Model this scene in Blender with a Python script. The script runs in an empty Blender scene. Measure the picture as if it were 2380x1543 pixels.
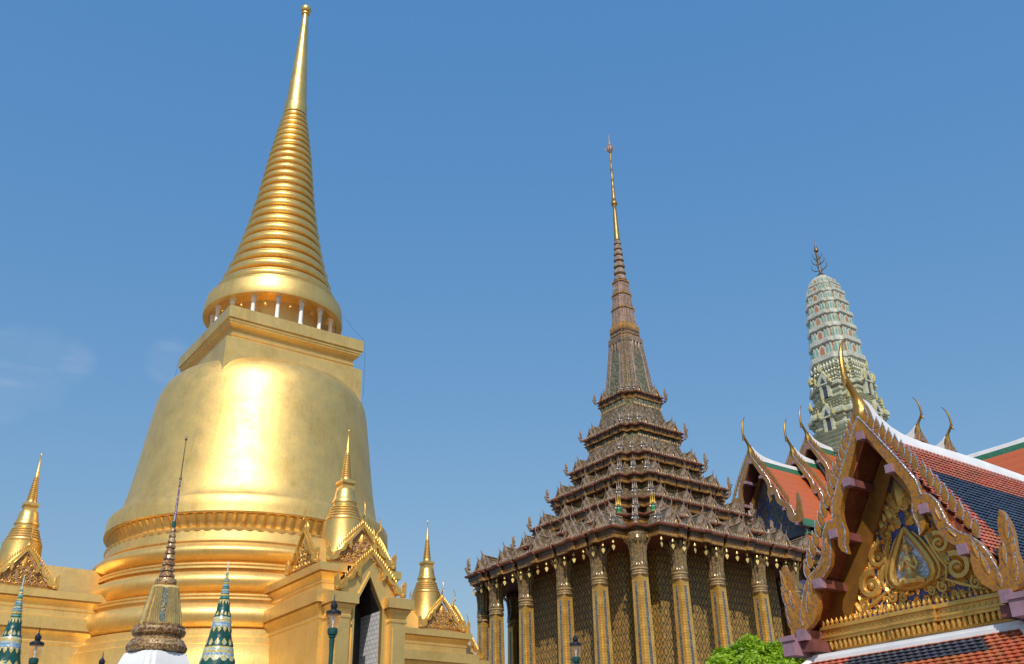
import bpy, math, random
from math import sin, cos, pi, radians, hypot, atan2
from mathutils import Matrix, Vector
random.seed(7)
SC = bpy.context.scene
COL = SC.collection

# ------------------------------------------------------------------ camera
F, PITCH, ROLL, AZ, EYE = 2250.3, radians(26.94), radians(-1.236), radians(53.604), 1.6
fw = Vector((cos(AZ), sin(AZ), 0)); rt = Vector((sin(AZ), -cos(AZ), 0)); zz = Vector((0, 0, 1))
fwd = fw * cos(PITCH) + zz * sin(PITCH)
up0 = rt.cross(fwd)
rt2 = rt * cos(ROLL) + up0 * sin(ROLL)
up2 = up0 * cos(ROLL) - rt * sin(ROLL)
cam = bpy.data.cameras.new('camera'); cam_o = bpy.data.objects.new('camera', cam); COL.objects.link(cam_o)
m = Matrix((rt2, up2, -fwd)).transposed().to_4x4(); m.translation = (0, 0, EYE)
cam_o.matrix_world = m
cam.sensor_fit = 'HORIZONTAL'; cam.sensor_width = 36; cam.lens = 36 * F / 2380
cam.clip_start = 0.1; cam.clip_end = 6000
SC.camera = cam_o

# ------------------------------------------------------------------ world, sun, exposure
SUN_H = Vector((-0.60, -0.80, 0)).normalized(); SUN_EL = radians(43.5)
W = bpy.data.worlds.new('World'); SC.world = W; W.use_nodes = True
nt = W.node_tree; nt.nodes.clear()
def wn(t, **k):
    n = nt.nodes.new(t)
    for a, b in k.items(): setattr(n, a, b)
    return n
sky = wn('ShaderNodeTexSky', sky_type='NISHITA', sun_disc=False, sun_elevation=SUN_EL,
         sun_rotation=atan2(SUN_H.x, SUN_H.y) % (2 * pi), altitude=0, air_density=2.2, dust_density=.2, ozone_density=6.0)
bg = wn('ShaderNodeBackground'); bg.inputs[1].default_value = 0.10
out = wn('ShaderNodeOutputWorld')
# a few thin clouds low in the west, fixed in sky directions
tc = wn('ShaderNodeTexCoord'); mp = wn('ShaderNodeMapping'); mp.inputs['Scale'].default_value = (4.5, 4.5, 20)
nz = wn('ShaderNodeTexNoise'); nz.inputs['Scale'].default_value = 1.6; nz.inputs['Detail'].default_value = 7; nz.inputs['Roughness'].default_value = .55
rp = wn('ShaderNodeValToRGB'); rp.color_ramp.elements[0].position = .46; rp.color_ramp.elements[1].position = .72
L = nt.links.new
L(tc.outputs['Generated'], mp.inputs[0]); L(mp.outputs[0], nz.inputs['Vector']); L(nz.outputs['Fac'], rp.inputs[0])
def dot_mask(d, lo, hi):
    dp = wn('ShaderNodeVectorMath', operation='DOT_PRODUCT'); dp.inputs[1].default_value = Vector(d).normalized()
    L(tc.outputs['Generated'], dp.inputs[0])
    mr = wn('ShaderNodeMapRange', interpolation_type='SMOOTHSTEP'); mr.inputs[1].default_value = lo; mr.inputs[2].default_value = hi
    L(dp.outputs['Value'], mr.inputs[0]); return mr.outputs[0]
def ray(u, v): return (fwd + rt2 * ((u - 1190) / F) - up2 * ((v - 771.5) / F)).normalized()
def mth(op, a, b):
    n = wn('ShaderNodeMath', operation=op)
    for i, x in enumerate((a, b)):
        if isinstance(x, (int, float)): n.inputs[i].default_value = x
        else: L(x, n.inputs[i])
    return n.outputs[0]
mask = None
for (u, v, rad, amt) in ((10, 895, 2.3, .85), (90, 892, 1.8, .8), (165, 838, 1.5, .8), (100, 815, 1.6, .8), (40, 800, 1.4, .7), (392, 838, 1.5, .75)):
    k = mth('MULTIPLY', dot_mask(ray(u, v), cos(radians(rad)), 1.0), amt)
    mask = k if mask is None else mth('MAXIMUM', mask, k)
base_m = mth('MULTIPLY', mask, mth('ADD', mth('MULTIPLY', rp.outputs['Color'], .9), .18))
mix = wn('ShaderNodeMixRGB'); mix.inputs[2].default_value = (3.5, 4.75, 6.8, 1)
grade = wn('ShaderNodeMixRGB', blend_type='MULTIPLY'); grade.inputs[0].default_value = 1; grade.inputs[2].default_value = (.715, .60, .434, 1)
lift_ = wn('ShaderNodeMixRGB', blend_type='ADD'); lift_.inputs[0].default_value = 1; lift_.inputs[2].default_value = (.075, 1.28, 3.85, 1)
L(sky.outputs[0], grade.inputs[1]); L(grade.outputs[0], lift_.inputs[1])
L(base_m, mix.inputs[0]); L(lift_.outputs[0], mix.inputs[1]); L(mix.outputs[0], bg.inputs[0]); L(bg.outputs[0], out.inputs[0])

sl = bpy.data.lights.new('sun', 'SUN'); sl.energy = 4.15; sl.angle = radians(0.53); sl.color = (1.0, 0.93, 0.82)
so = bpy.data.objects.new('sun', sl); COL.objects.link(so)
sd = SUN_H * cos(SUN_EL) + zz * sin(SUN_EL)
so.rotation_euler = sd.to_track_quat('Z', 'Y').to_euler(); so.location = sd * 200
SC.view_settings.view_transform = 'Standard'; SC.view_settings.look = 'None'
SC.view_settings.exposure = 0.0; SC.view_settings.gamma = 1
SC.cycles.max_bounces = 10; SC.cycles.glossy_bounces = 6; SC.cycles.diffuse_bounces = 4

# ------------------------------------------------------------------ materials
class N:
    def __init__(s, name):
        s.m = bpy.data.materials.new(name); s.m.use_nodes = True; s.t = s.m.node_tree
        s.b = s.t.nodes['Principled BSDF']; s.co = s.t.nodes.new('ShaderNodeTexCoord')
    def n(s, t, **k):
        x = s.t.nodes.new(t)
        for a, b in k.items(): setattr(x, a, b)
        return x
    def l(s, a, b): s.t.links.new(a, b)
    def noise(s, scale, detail=4, rough=.6, vec=None, stretch=None):
        x = s.n('ShaderNodeTexNoise'); x.inputs['Scale'].default_value = scale; x.inputs['Detail'].default_value = detail; x.inputs['Roughness'].default_value = rough
        v = vec or s.co.outputs['Object']
        if stretch:
            mp = s.n('ShaderNodeMapping'); mp.inputs['Scale'].default_value = stretch; s.l(v, mp.inputs[0]); v = mp.outputs[0]
        s.l(v, x.inputs['Vector']); return x.outputs['Fac']
    def vor(s, scale, feature='F1', out='Color'):
        x = s.n('ShaderNodeTexVoronoi', feature=feature); x.inputs['Scale'].default_value = scale
        s.l(s.co.outputs['Object'], x.inputs['Vector']); return x.outputs[out]
    def ramp(s, fac, stops, interp='LINEAR'):
        r = s.n('ShaderNodeValToRGB'); e = r.color_ramp; e.interpolation = interp
        while len(e.elements) < len(stops): e.elements.new(.5)
        for q, (p, c) in zip(e.elements, stops):
            q.position = p; q.color = (*c, 1) if len(c) == 3 else c
        s.l(fac, r.inputs[0]); return r.outputs['Color']
    def mix(s, fac, a, b, mode='MIX'):
        x = s.n('ShaderNodeMixRGB', blend_type=mode)
        for i, y in enumerate((fac, a, b)):
            if isinstance(y, (int, float)): x.inputs[i].default_value = y
            elif isinstance(y, tuple): x.inputs[i].default_value = (*y, 1)
            else: s.l(y, x.inputs[i])
        return x.outputs[0]
    def math(s, op, a, b=0.0):
        x = s.n('ShaderNodeMath', operation=op)
        for i, y in enumerate((a, b)):
            if isinstance(y, (int, float)): x.inputs[i].default_value = y
            else: s.l(y, x.inputs[i])
        return x.outputs[0]
    def bump(s, h, strength=.3, dist=.02):
        b = s.n('ShaderNodeBump'); b.inputs['Strength'].default_value = strength; b.inputs['Distance'].default_value = dist
        s.l(h, b.inputs['Height']); s.l(b.outputs[0], s.b.inputs['Normal'])
    def set(s, base=None, rough=None, metal=None):
        for k, v in (('Base Color', base), ('Roughness', rough), ('Metallic', metal)):
            if v is None: continue
            if isinstance(v, tuple): s.b.inputs[k].default_value = (*v, 1)
            elif isinstance(v, (int, float)): s.b.inputs[k].default_value = v
            else: s.l(v, s.b.inputs[k])
        return s.m

def m_plain(name, c, rough=.6, metal=0., var=.25, scale=3., bump=.15, bscale=25., dist=.01):
    k = N(name)
    f = k.noise(scale, 6, .62)
    d = tuple(x * (1 - var) for x in c); u = tuple(min(1, x * (1 + var)) for x in c)
    k.bump(k.noise(bscale, 4), bump, dist)
    return k.set(k.ramp(f, [(.3, d), (.7, u)]), rough, metal)
def m_gold(name, c, r0=.34, r1=.5, var=.16, streak=True, tile=26., bump=.16, metal=1.):
    k = N(name)
    big = k.noise(.9, 5, .6); st = k.noise(1.3, 4, .6, stretch=(6, 6, .5))
    f = k.math('ADD', k.math('MULTIPLY', big, .65), k.math('MULTIPLY', st, .35))
    d = tuple(x * (1 - var) for x in c); d = (d[0], d[1] * .95, d[2] * .85); u = tuple(min(1, x * (1 + var * .6)) for x in c)
    col = k.ramp(f, [(.32, d), (.5, c), (.68, u)])
    cell = k.vor(tile)
    col = k.mix(.10, col, cell, 'OVERLAY')
    rr = k.n('ShaderNodeMapRange'); rr.inputs[1].default_value = .3; rr.inputs[2].default_value = .7; rr.inputs[3].default_value = r0; rr.inputs[4].default_value = r1
    k.l(k.noise(2.3, 6, .65), rr.inputs[0])
    bw = k.n('ShaderNodeRGBToBW'); k.l(cell, bw.inputs[0])
    h = k.math('ADD', k.math('MULTIPLY', bw.outputs[0], .25), k.math('ADD', k.math('MULTIPLY', k.noise(1.1, 3), .35), k.math('MULTIPLY', k.noise(6., 6, .7), .45)))
    k.bump(h, bump, .03)
    return k.set(col, rr.outputs[0], metal)
def m_mosaic(name, cols, scale, rough=.4, metal=0., bump=.35, dirt=.45):
    k = N(name)
    cell = k.vor(scale)
    sep = k.n('ShaderNodeSeparateColor'); k.l(cell, sep.inputs[0])
    n = len(cols); c = k.ramp(sep.outputs[0], [((i + .01) / n, x) for i, x in enumerate(cols)], 'CONSTANT')
    dn = k.noise(1.7, 6, .7)
    c = k.mix(dirt, c, k.ramp(dn, [(.35, (.25, .22, .18)), (.62, (1, 1, 1))]), 'MULTIPLY')
    k.bump(k.vor(scale, 'F1', 'Distance'), bump, .02)
    return k.set(c, rough, metal)

GOLD = m_gold('gold_leaf_mosaic', (.81, .54, .185), .41, .53, .15, metal=.78)
GOLDS = m_gold('gold_spire', (.81, .53, .17), .33, .44, .13, metal=.82)
GOLDW = m_gold('gold_weathered', (.62, .41, .12), .4, .58, .25, tile=40.)
GOLDC = m_gold('gold_carving', (.72, .42, .10), .28, .45, .35, tile=30., bump=.35, metal=.65)
MARBLE = m_plain('grey_marble', (.24, .23, .21), .5, 0, .1, 2.)
WHITE = m_plain('white_plaster', (.78, .78, .78), .55, 0, .06, 1.5)
RIDGEW = m_plain('white_ridge_mortar', (.72, .72, .73), .55, 0, .10, 1.2)
GROUND = m_plain('paving_stone', (.17, .15, .125), .8, 0, .2, .4)
PINKBACK = m_mosaic('pink_glass_mosaic', [(.34, .16, .09), (.45, .25, .14), (.36, .2, .2), (.5, .30, .08)], 40)

k = N('white_glazed_tile')
br = k.n('ShaderNodeTexBrick'); br.inputs['Color1'].default_value = (.66, .66, .68, 1); br.inputs['Color2'].default_value = (.58, .58, .60, 1)
br.inputs['Mortar'].default_value = (.36, .34, .32, 1); br.inputs['Scale'].default_value = 1.0
br.inputs['Mortar Size'].default_value = .012; br.inputs['Brick Width'].default_value = .22; br.inputs['Row Height'].default_value = .14; br.offset = .5
mpp = k.n('ShaderNodeMapping'); mpp.inputs['Rotation'].default_value = (radians(90), 0, radians(90))
sx = k.n('ShaderNodeSeparateXYZ'); k.l(k.co.outputs['Object'], sx.inputs[0]); cx_ = k.n('ShaderNodeCombineXYZ')
k.l(k.math('ADD', sx.outputs[0], sx.outputs[1]), cx_.inputs[0]); k.l(sx.outputs[2], cx_.inputs[1]); k.l(cx_.outputs[0], br.inputs['Vector'])
NICHE_SHADE = m_plain('niche_shade_brown', (.028, .022, .018), .6)  # near-black brown, the shade inside the porch niche put into the colour
TILEW = k.set(br.outputs['Color'], .3, 0)

# mondop
MOS_GREY = m_mosaic('grey_porcelain_mosaic', [(.115, .085, .05), (.20, .145, .095), (.28, .215, .155), (.09, .095, .045), (.155, .09, .05), (.24, .15, .065)], 9., .35, 0, .4)
MOS_TRIM = m_mosaic('pale_mosaic_trim', [(.31, .235, .175), (.40, .32, .25), (.235, .15, .105), (.33, .20, .095), (.16, .11, .075)], 22., .35)
MOS_GREEN = m_mosaic('green_glass_mosaic', [(.09, .115, .05), (.15, .14, .06), (.22, .16, .075), (.27, .22, .14), (.08, .11, .07)], 12., .28)
MOS_PINK = m_mosaic('pink_mosaic', [(.42, .24, .19), (.48, .32, .26), (.4, .33, .28), (.34, .19, .15)], 18., .4)
EAVE_RED = m_plain('red_eave_rim', (.28, .09, .055), .5, 0, .25, 5.)
EAVE_DARK = m_mosaic('dark_eave_band', [(.07, .035, .018), (.10, .055, .022), (.15, .085, .03), (.06, .03, .02)], 26., .35)
EAVE_GOLD = m_mosaic('gold_eave_moulding', [(.46, .25, .065), (.36, .18, .045), (.52, .30, .10), (.28, .13, .035)], 20., .38, .0)
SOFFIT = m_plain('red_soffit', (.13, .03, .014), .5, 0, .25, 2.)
COLG = N('gilded_mosaic_column')
sep = COLG.n('ShaderNodeSeparateXYZ'); COLG.l(COLG.co.outputs['Object'], sep.inputs[0])
def saw(k, x, period):
    f = k.math('FRACT', k.math('DIVIDE', x, period)); return k.math('ABSOLUTE', k.math('SUBTRACT', f, .5))
u_ = COLG.math('ADD', sep.outputs[0], sep.outputs[1])
gr = COLG.math('MULTIPLY', saw(COLG, u_, .09), saw(COLG, sep.outputs[2], .12))
COLG.bump(COLG.math('ADD', gr, COLG.math('MULTIPLY', COLG.noise(16., 3), .35)), .7, .035)
COLG.set(COLG.mix(COLG.ramp(gr, [(.0, (.5, .5, .5)), (.12, (1, 1, 1))]), (.26, .14, .045), COLG.ramp(COLG.noise(3., 5), [(.3, (.60, .33, .06)), (.7, (.92, .56, .13))])), .36, .45)
COLG = COLG.m
BLUESTRIP = m_mosaic('blue_grey_glass', [(.09, .10, .12), (.15, .15, .16), (.22, .21, .20), (.06, .07, .10), (.22, .17, .12)], 16., .25)
CAPM = m_mosaic('capital_glass', [(.27, .165, .055), (.20, .135, .06), (.31, .205, .085), (.15, .105, .055)], 12., .22, .15)
RINGM = m_mosaic('column_ring', [(.47, .31, .12), (.40, .25, .09), (.52, .40, .22), (.30, .2, .1)], 25., .3, .2)
k = N('gilded_diamond_wall')
sp = k.n('ShaderNodeSeparateXYZ'); k.l(k.co.outputs['Object'], sp.inputs[0])
uu = k.math('ADD', sp.outputs[0], sp.outputs[1])
a_ = k.math('ADD', k.math('DIVIDE', uu, .45), k.math('DIVIDE', sp.outputs[2], .70)); b_ = k.math('SUBTRACT', k.math('DIVIDE', uu, .45), k.math('DIVIDE', sp.outputs[2], .70))
fa = k.math('ABSOLUTE', k.math('SUBTRACT', k.math('FRACT', a_), .5)); fb = k.math('ABSOLUTE', k.math('SUBTRACT', k.math('FRACT', b_), .5))
line = k.math('GREATER_THAN', k.math('MAXIMUM', fa, fb), .43)
dist = k.math('SQRT', k.math('ADD', k.math('MULTIPLY', fa, fa), k.math('MULTIPLY', fb, fb)))
blos = k.math('LESS_THAN', dist, k.math('ADD', .19, k.math('MULTIPLY', k.noise(9., 3), .14)))
gf = k.math('MAXIMUM', line, blos)
k.bump(k.math('ADD', gf, k.math('MULTIPLY', k.noise(30), .4)), .6, .03)
cg = k.ramp(k.noise(5., 5), [(.3, (.30, .155, .03)), (.7, (.56, .33, .085))])
cd = k.ramp(k.vor(14.), [(.2, (.045, .042, .018)), (.8, (.17, .105, .03))])
DIAM = k.set(k.mix(gf, cd, cg), k.math('SUBTRACT', .5, k.math('MULTIPLY', gf, .12)), k.math('MULTIPLY', gf, .35))
BELLGOLD = m_plain('polished_bell_gold', (.85, .58, .20), .3, .6, .1, 4.)
FIG_DARK = m_plain('dark_figure_glass', (.07, .08, .10), .25, 0, .3, 14.)
FIG_YEL = m_plain('yellow_glass', (.62, .38, .05), .3, 0, .2, 14.)
FIG_GRN = m_plain('green_glass', (.04, .26, .10), .25, 0, .3, 14.)
# prang / prasat
PR_PALE = m_mosaic('pale_green_porcelain', [(.54, .56, .48), (.62, .63, .55), (.50, .51, .42), (.58, .57, .47)], 10., .4, 0, .3, .3)
PR_YEL = m_mosaic('yellow_green_porcelain', [(.52, .53, .40), (.58, .58, .45), (.45, .47, .36), (.57, .53, .30), (.50, .54, .44)], 8., .4, 0, .4, .35)
PR_TEAL = m_mosaic('teal_porcelain', [(.16, .36, .31), (.24, .42, .35), (.3, .45, .4)], 9., .3, 0, .2, .2)
PR_ORG = m_plain('orange_niche', (.44, .20, .09), .5, 0, .2, 5.)
PR_BLUE = m_plain('dark_blue_window', (.065, .065, .09), .3, 0, .3, 6.)
PR_RED = m_plain('red_plaster', (.34, .07, .07), .6, 0, .2, 3.)
TILE_O = N('orange_roof_tile_far')
TILE_O.bump(saw(TILE_O, TILE_O.math('ADD', TILE_O.n('ShaderNodeSeparateXYZ').outputs[2], 0), .2), .1, .02)
_s = [x for x in TILE_O.t.nodes if x.type == 'SEPXYZ'][0]; TILE_O.l(TILE_O.co.outputs['Object'], _s.inputs[0])
TILE_O.set(TILE_O.ramp(TILE_O.noise(14., 6, .7, stretch=(1, 1, 3)), [(.3, (.40, .085, .028)), (.7, (.52, .135, .05))]), .42, 0)
TILE_O = TILE_O.m
TILE_G = m_plain('green_roof_tile', (.035, .14, .075), .4, 0, .25, 6., .2, 30.)
k = N('orange_glazed_tile'); k.bump(k.noise(40), .15, .01)
TILE_ON = k.set(k.mix(.17, k.ramp(k.noise(2.2, 6, .7), [(.3, (.37, .095, .04)), (.7, (.50, .15, .07))]), k.vor(6.5), 'OVERLAY'), .36, 0)
k = N('navy_glazed_tile'); k.bump(k.noise(40), .15, .01)
TILE_DN = k.set(k.mix(.17, k.ramp(k.noise(2.2, 6, .7), [(.3, (.030, .036, .055)), (.7, (.055, .062, .085))]), k.vor(6.5), 'OVERLAY'), .3, 0)
# weathered gilded timber with grey glass inlay
def m_inlay(name, gold, grey, lo, hi, sc=7., rough=.35, metal=.6):
    k = N(name)
    f = k.ramp(k.noise(sc, 8, .75), [(lo, (0, 0, 0)), (hi, (1, 1, 1))])
    g = k.ramp(k.noise(3., 5), [(.3, tuple(x * .65 for x in gold)), (.7, gold)])
    k.bump(k.vor(60., 'F1', 'Distance'), .22, .01)
    return k.set(k.mix(f, g, grey), rough, k.math('MULTIPLY', k.math('SUBTRACT', 1., f), metal))
INLAY = m_inlay('gilded_inlay_board', (.56, .235, .022), (.12, .075, .055), .46, .62, 13., .3, .35)
INLAYF = m_inlay('gilded_inlay_far', (.42, .21, .045), (.24, .17, .14), .48, .66, 3., .4, .3)
SILVER = m_mosaic('silver_mirror_edge', [(.55, .58, .62), (.4, .42, .5), (.7, .7, .72), (.35, .3, .4)], 30., .15, .6)
MAUVE = m_plain('mauve_paint', (.27, .165, .215), .5, 0, .25, 4.)
MAROON = m_plain('maroon_beam', (.17, .055, .05), .5, 0, .3, 4.)
k = N('red_soffit_gold_specks')
SOFSPK = k.set(k.mix(k.math('LESS_THAN', k.vor(16., 'F1', 'Distance'), .22), k.ramp(k.noise(3., 5), [(.3, (.10, .022, .012)), (.7, (.17, .045, .02))]), (.32, .14, .03)), .45, 0)
WOODG = m_plain('gilded_timber', (.36, .17, .035), .38, .55, .3, 2.5)
k = N('blue_glass_mosaic')
BLUEG = k.set(k.ramp(k.vor(45.), [(.2, (.018, .022, .16)), (.8, (.07, .09, .33))]), .25, 0)
k = N('pale_blue_mosaic')
SKYG = k.set(k.ramp(k.vor(38.), [(.25, (.30, .40, .52)), (.5, (.55, .63, .72)), (.8, (.78, .82, .86))]), .25, 0)
# ceramics
CER_G = m_mosaic('dark_green_ceramic', [(.010, .075, .06), (.014, .095, .07), (.008, .06, .055)], 18., .3, 0, .2, .2)
CER_Y = m_mosaic('yellow_ceramic', [(.55, .42, .10), (.62, .50, .18), (.5, .36, .1)], 30., .3, 0, .2, .25)
CER_B = m_mosaic('blue_ceramic', [(.16, .32, .5), (.25, .4, .55), (.5, .55, .58)], 40., .3, 0, .2, .25)
CER_W = m_mosaic('cream_ceramic', [(.55, .55, .45), (.45, .5, .42), (.62, .58, .4), (.3, .45, .4)], 40., .3, 0, .2, .25)
CER_T = m_mosaic('teal_ceramic', [(.03, .22, .17), (.05, .28, .22), (.2, .35, .28)], 40., .3, 0, .2, .2)
BRN = m_mosaic('brown_gold_mosaic', [(.30, .16, .07), (.44, .28, .12), (.24, .11, .06), (.52, .38, .19)], 34., .3, .25)
BRNP = m_mosaic('purple_red_mosaic', [(.2, .03, .06), (.35, .30, .4), (.10, .05, .16), (.45, .42, .45)], 70., .3)
BRND = m_plain('dark_bronze', (.10, .065, .04), .4, .5)
RIBG = m_plain('gilded_rib', (.50, .35, .13), .35, .6, .2, 20.)
LAMPG = m_plain('dark_green_cast_iron', (.006, .06, .05), .35, 0, .2, 8.)
LAMPK = m_plain('black_enamel', (.012, .013, .02), .3, 0, .2, 8.)
k = N('lamp_glass'); k.b.inputs['Transmission Weight'].default_value = .9; k.b.inputs['Alpha'].default_value = .55; k.b.inputs['IOR'].default_value = 1.1
GLASS = k.set((.95, .75, .60), .06, 0)
k = N('leaf'); k.b.inputs['Subsurface Weight'].default_value = 0
_lc = k.ramp(k.noise(3., 4), [(.3, (.20, .38, .008)), (.7, (.42, .60, .03))]); LEAF = k.set(_lc, .45, 0)
_tr = k.n('ShaderNodeBsdfTranslucent'); k.l(_lc, _tr.inputs[0]); _ms = k.n('ShaderNodeMixShader'); _ms.inputs[0].default_value = .4
k.l(k.b.outputs[0], _ms.inputs[1]); k.l(_tr.outputs[0], _ms.inputs[2]); k.l(_ms.outputs[0], k.t.nodes['Material Output'].inputs['Surface'])
BARK = m_plain('bark', (.12, .08, .05), .9)

# ------------------------------------------------------------------ mesh builder
class MB:
    def __init__(s, T=None): s.v = []; s.f = []; s.mi = []; s.T = T or Matrix()
    def add(s, vs, fs, mat=0):
        o = len(s.v); T = s.T
        s.v += [T @ Vector(p) for p in vs]
        s.f += [[i + o for i in f] for f in fs]; s.mi += [mat] * len(fs)
    def box(s, x0, x1, y0, y1, z0, z1, mat=0):
        s.add([(x, y, z) for z in (z0, z1) for y in (y0, y1) for x in (x0, x1)],
              [(0, 2, 3, 1), (4, 5, 7, 6), (0, 1, 5, 4), (2, 6, 7, 3), (0, 4, 6, 2), (1, 3, 7, 5)], mat)
    def lathe(s, prof, seg=48, c=(0, 0), mat=0, mats=None, flute=None, rot=0.):
        n = len(prof); vs = []
        for r, z in prof:
            for i in range(seg):
                a = 2 * pi * i / seg + rot; rr = r * (1 + (flute(i, z) if flute else 0))
                vs.append((c[0] + rr * cos(a), c[1] + rr * sin(a), z))
        for j in range(n - 1):
            s.add_faces_later = None
        o = len(s.v); s.v += [s.T @ Vector(p) for p in vs]
        for j in range(n - 1):
            mm = mats[j] if mats else mat
            for i in range(seg):
                k = (i + 1) % seg
                s.f.append([o + j * seg + i, o + j * seg + k, o + (j + 1) * seg + k, o + (j + 1) * seg + i]); s.mi.append(mm)
        s.f.append([o + i for i in range(seg)][::-1]); s.mi.append(mats[0] if mats else mat)
        s.f.append([o + (n - 1) * seg + i for i in range(seg)]); s.mi.append(mats[-1] if mats else mat)
    def loft(s, poly, prof, mat=0, mats=None, cap=True, c=(0, 0), off=False):
        """poly: 2D outline; prof: (scale or outward offset, z) rows"""
        n = len(poly); o = len(s.v); m_ = len(prof)
        for w, z in prof:
            q = offset_poly(poly, w) if off else [(x * w, y * w) for x, y in poly]
            s.v += [s.T @ Vector((c[0] + x, c[1] + y, z)) for x, y in q]
        for j in range(m_ - 1):
            mm = mats[j] if mats else mat
            for i in range(n):
                k = (i + 1) % n
                s.f.append([o + j * n + i, o + j * n + k, o + (j + 1) * n + k, o + (j + 1) * n + i]); s.mi.append(mm)
        if cap:
            s.f.append([o + i for i in range(n)][::-1]); s.mi.append(mats[0] if mats else mat)
            s.f.append([o + (m_ - 1) * n + i for i in range(n)]); s.mi.append(mats[-1] if mats else mat)
    def tube(s, pts, rad, seg=8, mat=0, flat=1.):
        pts = [Vector(p) for p in pts]; n = len(pts)
        if not isinstance(rad, (list, tuple)): rad = [rad] * n
        o = len(s.v); up = Vector((0, 1, 0)) if abs((pts[-1] - pts[0]).normalized().y) < .8 else Vector((0, 0, 1))
        for i, p in enumerate(pts):
            t = (pts[min(i + 1, n - 1)] - pts[max(i - 1, 0)]).normalized()
            a = t.cross(up); a = a.normalized() if a.length > 1e-5 else Vector((1, 0, 0)); b = t.cross(a).normalized()
            for j in range(seg):
                g = 2 * pi * j / seg
                s.v.append(s.T @ (p + (a * cos(g) + b * sin(g) * flat) * rad[i]))
        for i in range(n - 1):
            for j in range(seg):
                k = (j + 1) % seg
                s.f.append([o + i * seg + j, o + i * seg + k, o + (i + 1) * seg + k, o + (i + 1) * seg + j]); s.mi.append(mat)
        s.f.append([o + j for j in range(seg)][::-1]); s.mi.append(mat)
        s.f.append([o + (n - 1) * seg + j for j in range(seg)]); s.mi.append(mat)
    def plate(s, outl, y0, y1, mat=0, side=None):
        """outline in local x,z; thickness from y0 (outer) to y1"""
        n = len(outl); side = mat if side is None else side
        s.add([(x, y0, z) for x, z in outl] + [(x, y1, z) for x, z in outl], [], 0)
        o = len(s.v) - 2 * n
        s.f += [[o + i for i in range(n)], [o + n + i for i in range(n)][::-1]]; s.mi += [mat, mat]
        for i in range(n):
            k = (i + 1) % n; s.f.append([o + i, o + n + i, o + n + k, o + k]); s.mi.append(side)
    def leaf(s, cx, cz, ln, wd, ang, y, h, mat=0, lean=0.):
        """domed pointed leaf in the local xz plane, growing along ang"""
        ca, sa = cos(ang), sin(ang); pr = ((0, .25), (.2, .85), (.42, 1.), (.65, .72), (.85, .3), (1, 0.02))
        vs = []
        for t, w in pr:
            for q in (-1, 0, 1):
                a, b = t * ln, q * w * wd / 2
                b += lean * t * t * ln
                vs.append((cx + a * ca - b * sa, y - (h * (w + .15) if q == 0 else 0) , cz + a * sa + b * ca))
        fs = []
        for i in range(len(pr) - 1):
            for j in (0, 1): fs.append((3 * i + j, 3 * i + j + 1, 3 * i + j + 4, 3 * i + j + 3))
        s.add(vs, fs, mat)
    def spiral(s, cx, cz, r, turns, d, a0, w, y, mat=0, seg=6):
        n = int(14 * turns) + 4; pts = []; rad = []
        for i in range(n):
            t = i / (n - 1); a = a0 + d * 2 * pi * turns * t; q = r * (1 - .82 * t)
            pts.append((cx + q * cos(a), y, cz + q * sin(a))); rad.append(w * (1 - .45 * t))
        s.tube(pts, rad, seg, mat)
    def ball(s, c, r, seg=12, mat=0, sz=1.):
        pr = [(max(1e-3, r * sin(pi * i / 8)), c[2] - r * sz * cos(pi * i / 8)) for i in range(9)]
        s.lathe(pr, seg, (c[0], c[1]), mat)
    def build(s, name, mats, parent=None, label=None, ang=34, origin=None, kind=None):
        me = bpy.data.meshes.new(name)
        vs = s.v if origin is None else [p - Vector(origin) for p in s.v]
        me.from_pydata([tuple(p) for p in vs], [], s.f)
        for m_ in (mats if isinstance(mats, (list, tuple)) else [mats]): me.materials.append(m_)
        me.polygons.foreach_set('material_index', s.mi); me.polygons.foreach_set('use_smooth', [True] * len(s.f))
        me.update(); me.validate()
        me.set_sharp_from_angle(angle=radians(ang))
        o = bpy.data.objects.new(name, me); COL.objects.link(o)
        if origin is not None: o.location = origin
        if parent: o.parent = parent
        if label: o['label'] = label
        if kind: o['kind'] = kind
        return o
def offset_poly(p, d):
    n = len(p); out_ = []
    for i in range(n):
        a, b, c = Vector(p[i - 1]), Vector(p[i]), Vector(p[(i + 1) % n])
        e1 = (b - a).normalized(); e2 = (c - b).normalized()
        n1 = Vector((e1.y, -e1.x)); n2 = Vector((e2.y, -e2.x)); q = (n1 + n2); k_ = 1 + n1.dot(n2)
        q = q / k_ if k_ > .1 else n1
        out_.append((b.x + q.x * d, b.y + q.y * d))
    return out_
def redent(st=((1, .785), (.9, .9)), bumps=()):
    """unit square with stepped corners; bumps: (t0,t1,depth) inward grooves along each side"""
    side = []   # right side x=1 going from y=-t to +t, expressed (x,y)
    t = st[0][1]; b2 = sorted([(-b, -a, d) for a, b, d in bumps if a > 0] + list(bumps), key=lambda q: q[0])
    side.append((1, -t))
    for a, b, d in b2: side += [(1, a), (1 - d, a), (1 - d, b), (1, b)]
    side.append((1, t))
    corner = []
    pv = st[0]
    for q in st[1:]:
        corner += [(q[0], pv[1]), (q[0], q[1])]; pv = q
    last = st[-1]
    # mirror down to (t,1)
    mir = [(y, x) for x, y in reversed(corner)]
    if corner: corner = corner + mir[1:]
    quarter = side + corner
    res = []
    for r in range(4):
        for x, y in quarter:
            for _ in range(r): x, y = -y, x
            if not res or hypot(res[-1][0] - x, res[-1][1] - y) > 1e-6: res.append((x, y))
    if hypot(res[0][0] - res[-1][0], res[0][1] - res[-1][1]) < 1e-6: res.pop()
    return res
SQ = [(1, -1), (1, 1), (-1, 1), (-1, -1)]
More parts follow.
